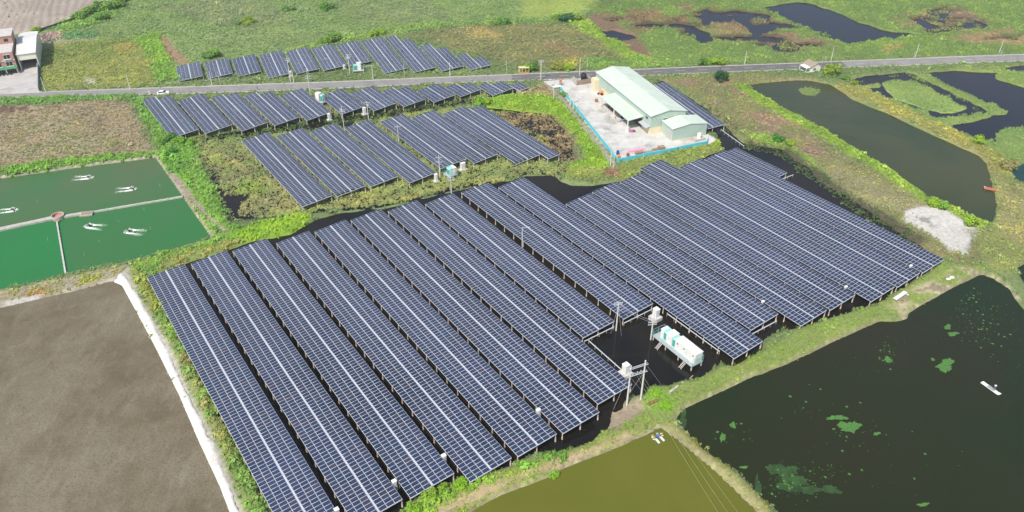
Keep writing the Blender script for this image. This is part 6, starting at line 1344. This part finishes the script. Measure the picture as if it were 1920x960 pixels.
sit = dict(pel=(0, 0, .42, .16), chest=(.12, 0, .80, .18), neck=(.2, 0, .98, .06), ls=(.14, .2, .92, .07), le=(.34, .26, .70, .05), lh=(.58, .2, .62, .04), rs=(.14, -.2, .92, .07), re=(.34, -.26, .68, .05), rh=(.56, -.22, .55, .04),
           lk=(.42, .16, .46, .08), la=(.40, .16, .08, .05), lt=(.56, .17, .05, .045), rk=(.40, -.16, .48, .08), ra=(.34, -.16, .08, .05), rt=(.5, -.17, .05, .045))
M_GREYC = mat('grey_clothes', (.10, .11, .13), .8, var=.15, scale=8)
person(rf_.location + Vector((.75 * math.cos(rz_), .75 * math.sin(rz_), .27)), rz_ + R(70), sit, ed, 'pel', M_GREYC, True, 'person in grey clothes and white hat crouching on the raft', head=(.24, 0, 1.12))
person(G(483, 169, 1.07), R(10), stand, ed, 'pel', mat('blue_clothes', (.02, .05, .35), .7), False, 'person in blue clothes on the near edge of the road', head=(0, 0, 1.62))
ride = dict(sit); ride = {k: (v[0], v[1], v[2] + .42, v[3]) for k, v in sit.items()}
sp_ = G(281, 178.2, 1.07); sc_ = thing('scooter', sp_, math.atan2(.28, 1), 'white scooter ridden behind the white car', 'scooter')
MB().box((-.1, 0, .52), (1.0, .36, .42)).build('body', M_WHITE, sc_); MB().box((-.2, 0, .76), (.75, .3, .1)).build('seat', M_BLACK, sc_); MB().tube((.58, 0, .35), (.44, 0, 1.05), .07).build('steering_column', M_WHITE, sc_); MB().tube((.44, -.32, 1.05), (.44, .32, 1.05), .03).build('handlebar', M_DARK, sc_)
for x in (-.58, .62): MB().tube((x, -.06, .24), (x, .06, .24), .24, .24, 12).build('wheel', M_BLACK, sc_)
person(sp_ + Vector((-.15, 0, 0)), math.atan2(.28, 1), ride, ed, 'pel', mat('white_shirt', (.72, .72, .70), .7), True, 'rider in white shirt and helmet on the white scooter', head=(.22, 0, 1.55))
# red dock
d0, d1, d2 = G(1845.5, 354.5, .7), G(1880, 360.5, .7), G(1846, 347.5, .7); dk = thing('jetty', (d0.x, d0.y, 0), math.atan2(d1.y - d0.y, d1.x - d0.x), 'red plank jetty reaching into the long pond from the right', 'jetty'); DLn = (d1 - d0).length; DW = 1.9
M_REDW = mat('red_planks', (.42, .15, .09), .8, var=.2, scale=2)
for i in range(4): MB().box((DLn / 2 + random.uniform(-.1, .1), DW * (i + .5) / 4, .7), (DLn, DW / 4 - .08, .1)).build('plank', M_REDW, dk)
MB().box((.2, DW * .8, .78), (.4, .4, .08)).build('end_plate', M_WHITE, dk)
for x in (.3, DLn * .5, DLn - .4):
    for y in (.2, DW - .2): MB().tube((x, y, -.6), (x, y, .65), .08, .08, 6).build('post', M_WOOD, dk)
# litter on the banks
fb = thing('foam_board', G(1687, 557, 1.0), R(38), 'long white foam board resting on the grassy bank', 'board'); MB().box((0, 0, .55), (5.2, 1.0, .16), tilt=.0).build('board', M_WHITE, fb); MB().box((0, 0, .25), (4.4, .7, .45)).build('support', M_CONC, fb); MB().box((2.2, -.6, .3), (.3, 1.2, .12)).build('brace', M_WHITE, fb)
for i, (x, y) in enumerate(((1784.5, 521), (1778, 524))):
    mb = MB(); mb.lathe((0, 0, -.05), [(.45, 0), (.62, .2), (.5, .45), (.15, .58)], 10); o = mb.build('sack', M_WHITE, None, G(x, y, 1.0), smooth=True); o.scale = (1.15, .85, .9); tag(o, ['larger white sack on the bank near the foam board', 'smaller white sack left of another on the bank'][i], 'sack', 'white sacks on the bank')
rb = thing('steel_channel', G(1225, 755, .9), R(32), 'rusty steel channel lying by the creeper at the pole frame', 'beam'); M_RST = mat('rusty_steel', (.26, .10, .06), .8, var=.2, scale=2); MB().box((0, 0, .1), (3.0, .6, .06)).build('web', M_RST, rb); MB().box((0, -.3, .22), (3.0, .06, .3)).build('flange', M_RST, rb); MB().box((0, .3, .22), (3.0, .06, .3)).build('flange', M_RST, rb)
def log(a, b, r, m, label, z=.9, name='log', cat='log'):
    A, B = G(*a, z), G(*b, z); t = thing(name, (A.x, A.y, z), 0, label, cat); d = B - A; MB().tube((0, 0, r * .8), d + Vector((0, 0, r * .8)), r, r * .85, 10).build('stem', m, t); MB().tube(d * .3 + Vector((0, 0, r * .8)), d * .3 + Vector((0, 0, r * .8 + r * 1.3)), r * .3, r * .2, 6).build('stub', m, t)
log((1255, 737), (1271, 725), .3, M_CONC, 'thick grey broken concrete pole lying on the bank'); log((1293, 711), (1299, 705), .16, M_WOOD, 'short pale plank log at the water edge by the long platform'); log((1276, 720), (1281, 717), .16, M_CONC, 'short grey stub at the water edge'); log((720 + 1, 958), (790, 937), .05, M_CONCW, 'thin white pipe on the path by the olive pond', 1.0, 'pipe', 'pipe') if False else None
log((838, 956), (857, 948), .06, M_CONCW, 'thin white pipe lying on the path, nearest the bottom edge', 1.0, 'pipe', 'pipe'); log((881, 941), (900, 934), .06, M_CONCW, 'thin white pipe lying on the path by the bushes', 1.0, 'pipe', 'pipe')
print('objects', len(scene.objects))

# ------------------------------------------------------------------ thin haze in the air
hz = MB(); hz.box((0, 500, 64.5), (6600, 6600, 133)); hm = bpy.data.materials.new('haze_air'); hm.use_nodes = True; nt = hm.node_tree
nt.nodes.remove(nt.nodes['Principled BSDF']); pv = nt.nodes.new('ShaderNodeVolumePrincipled'); pv.inputs['Color'].default_value = (.93, .96, 1, 1); pv.inputs['Density'].default_value = .00022; pv.inputs['Anisotropy'].default_value = .3
nt.links.new(pv.outputs[0], nt.nodes['Material Output'].inputs['Volume'])
tag(hz.build('haze', hm), 'thin pale haze in the air', kind='stuff')
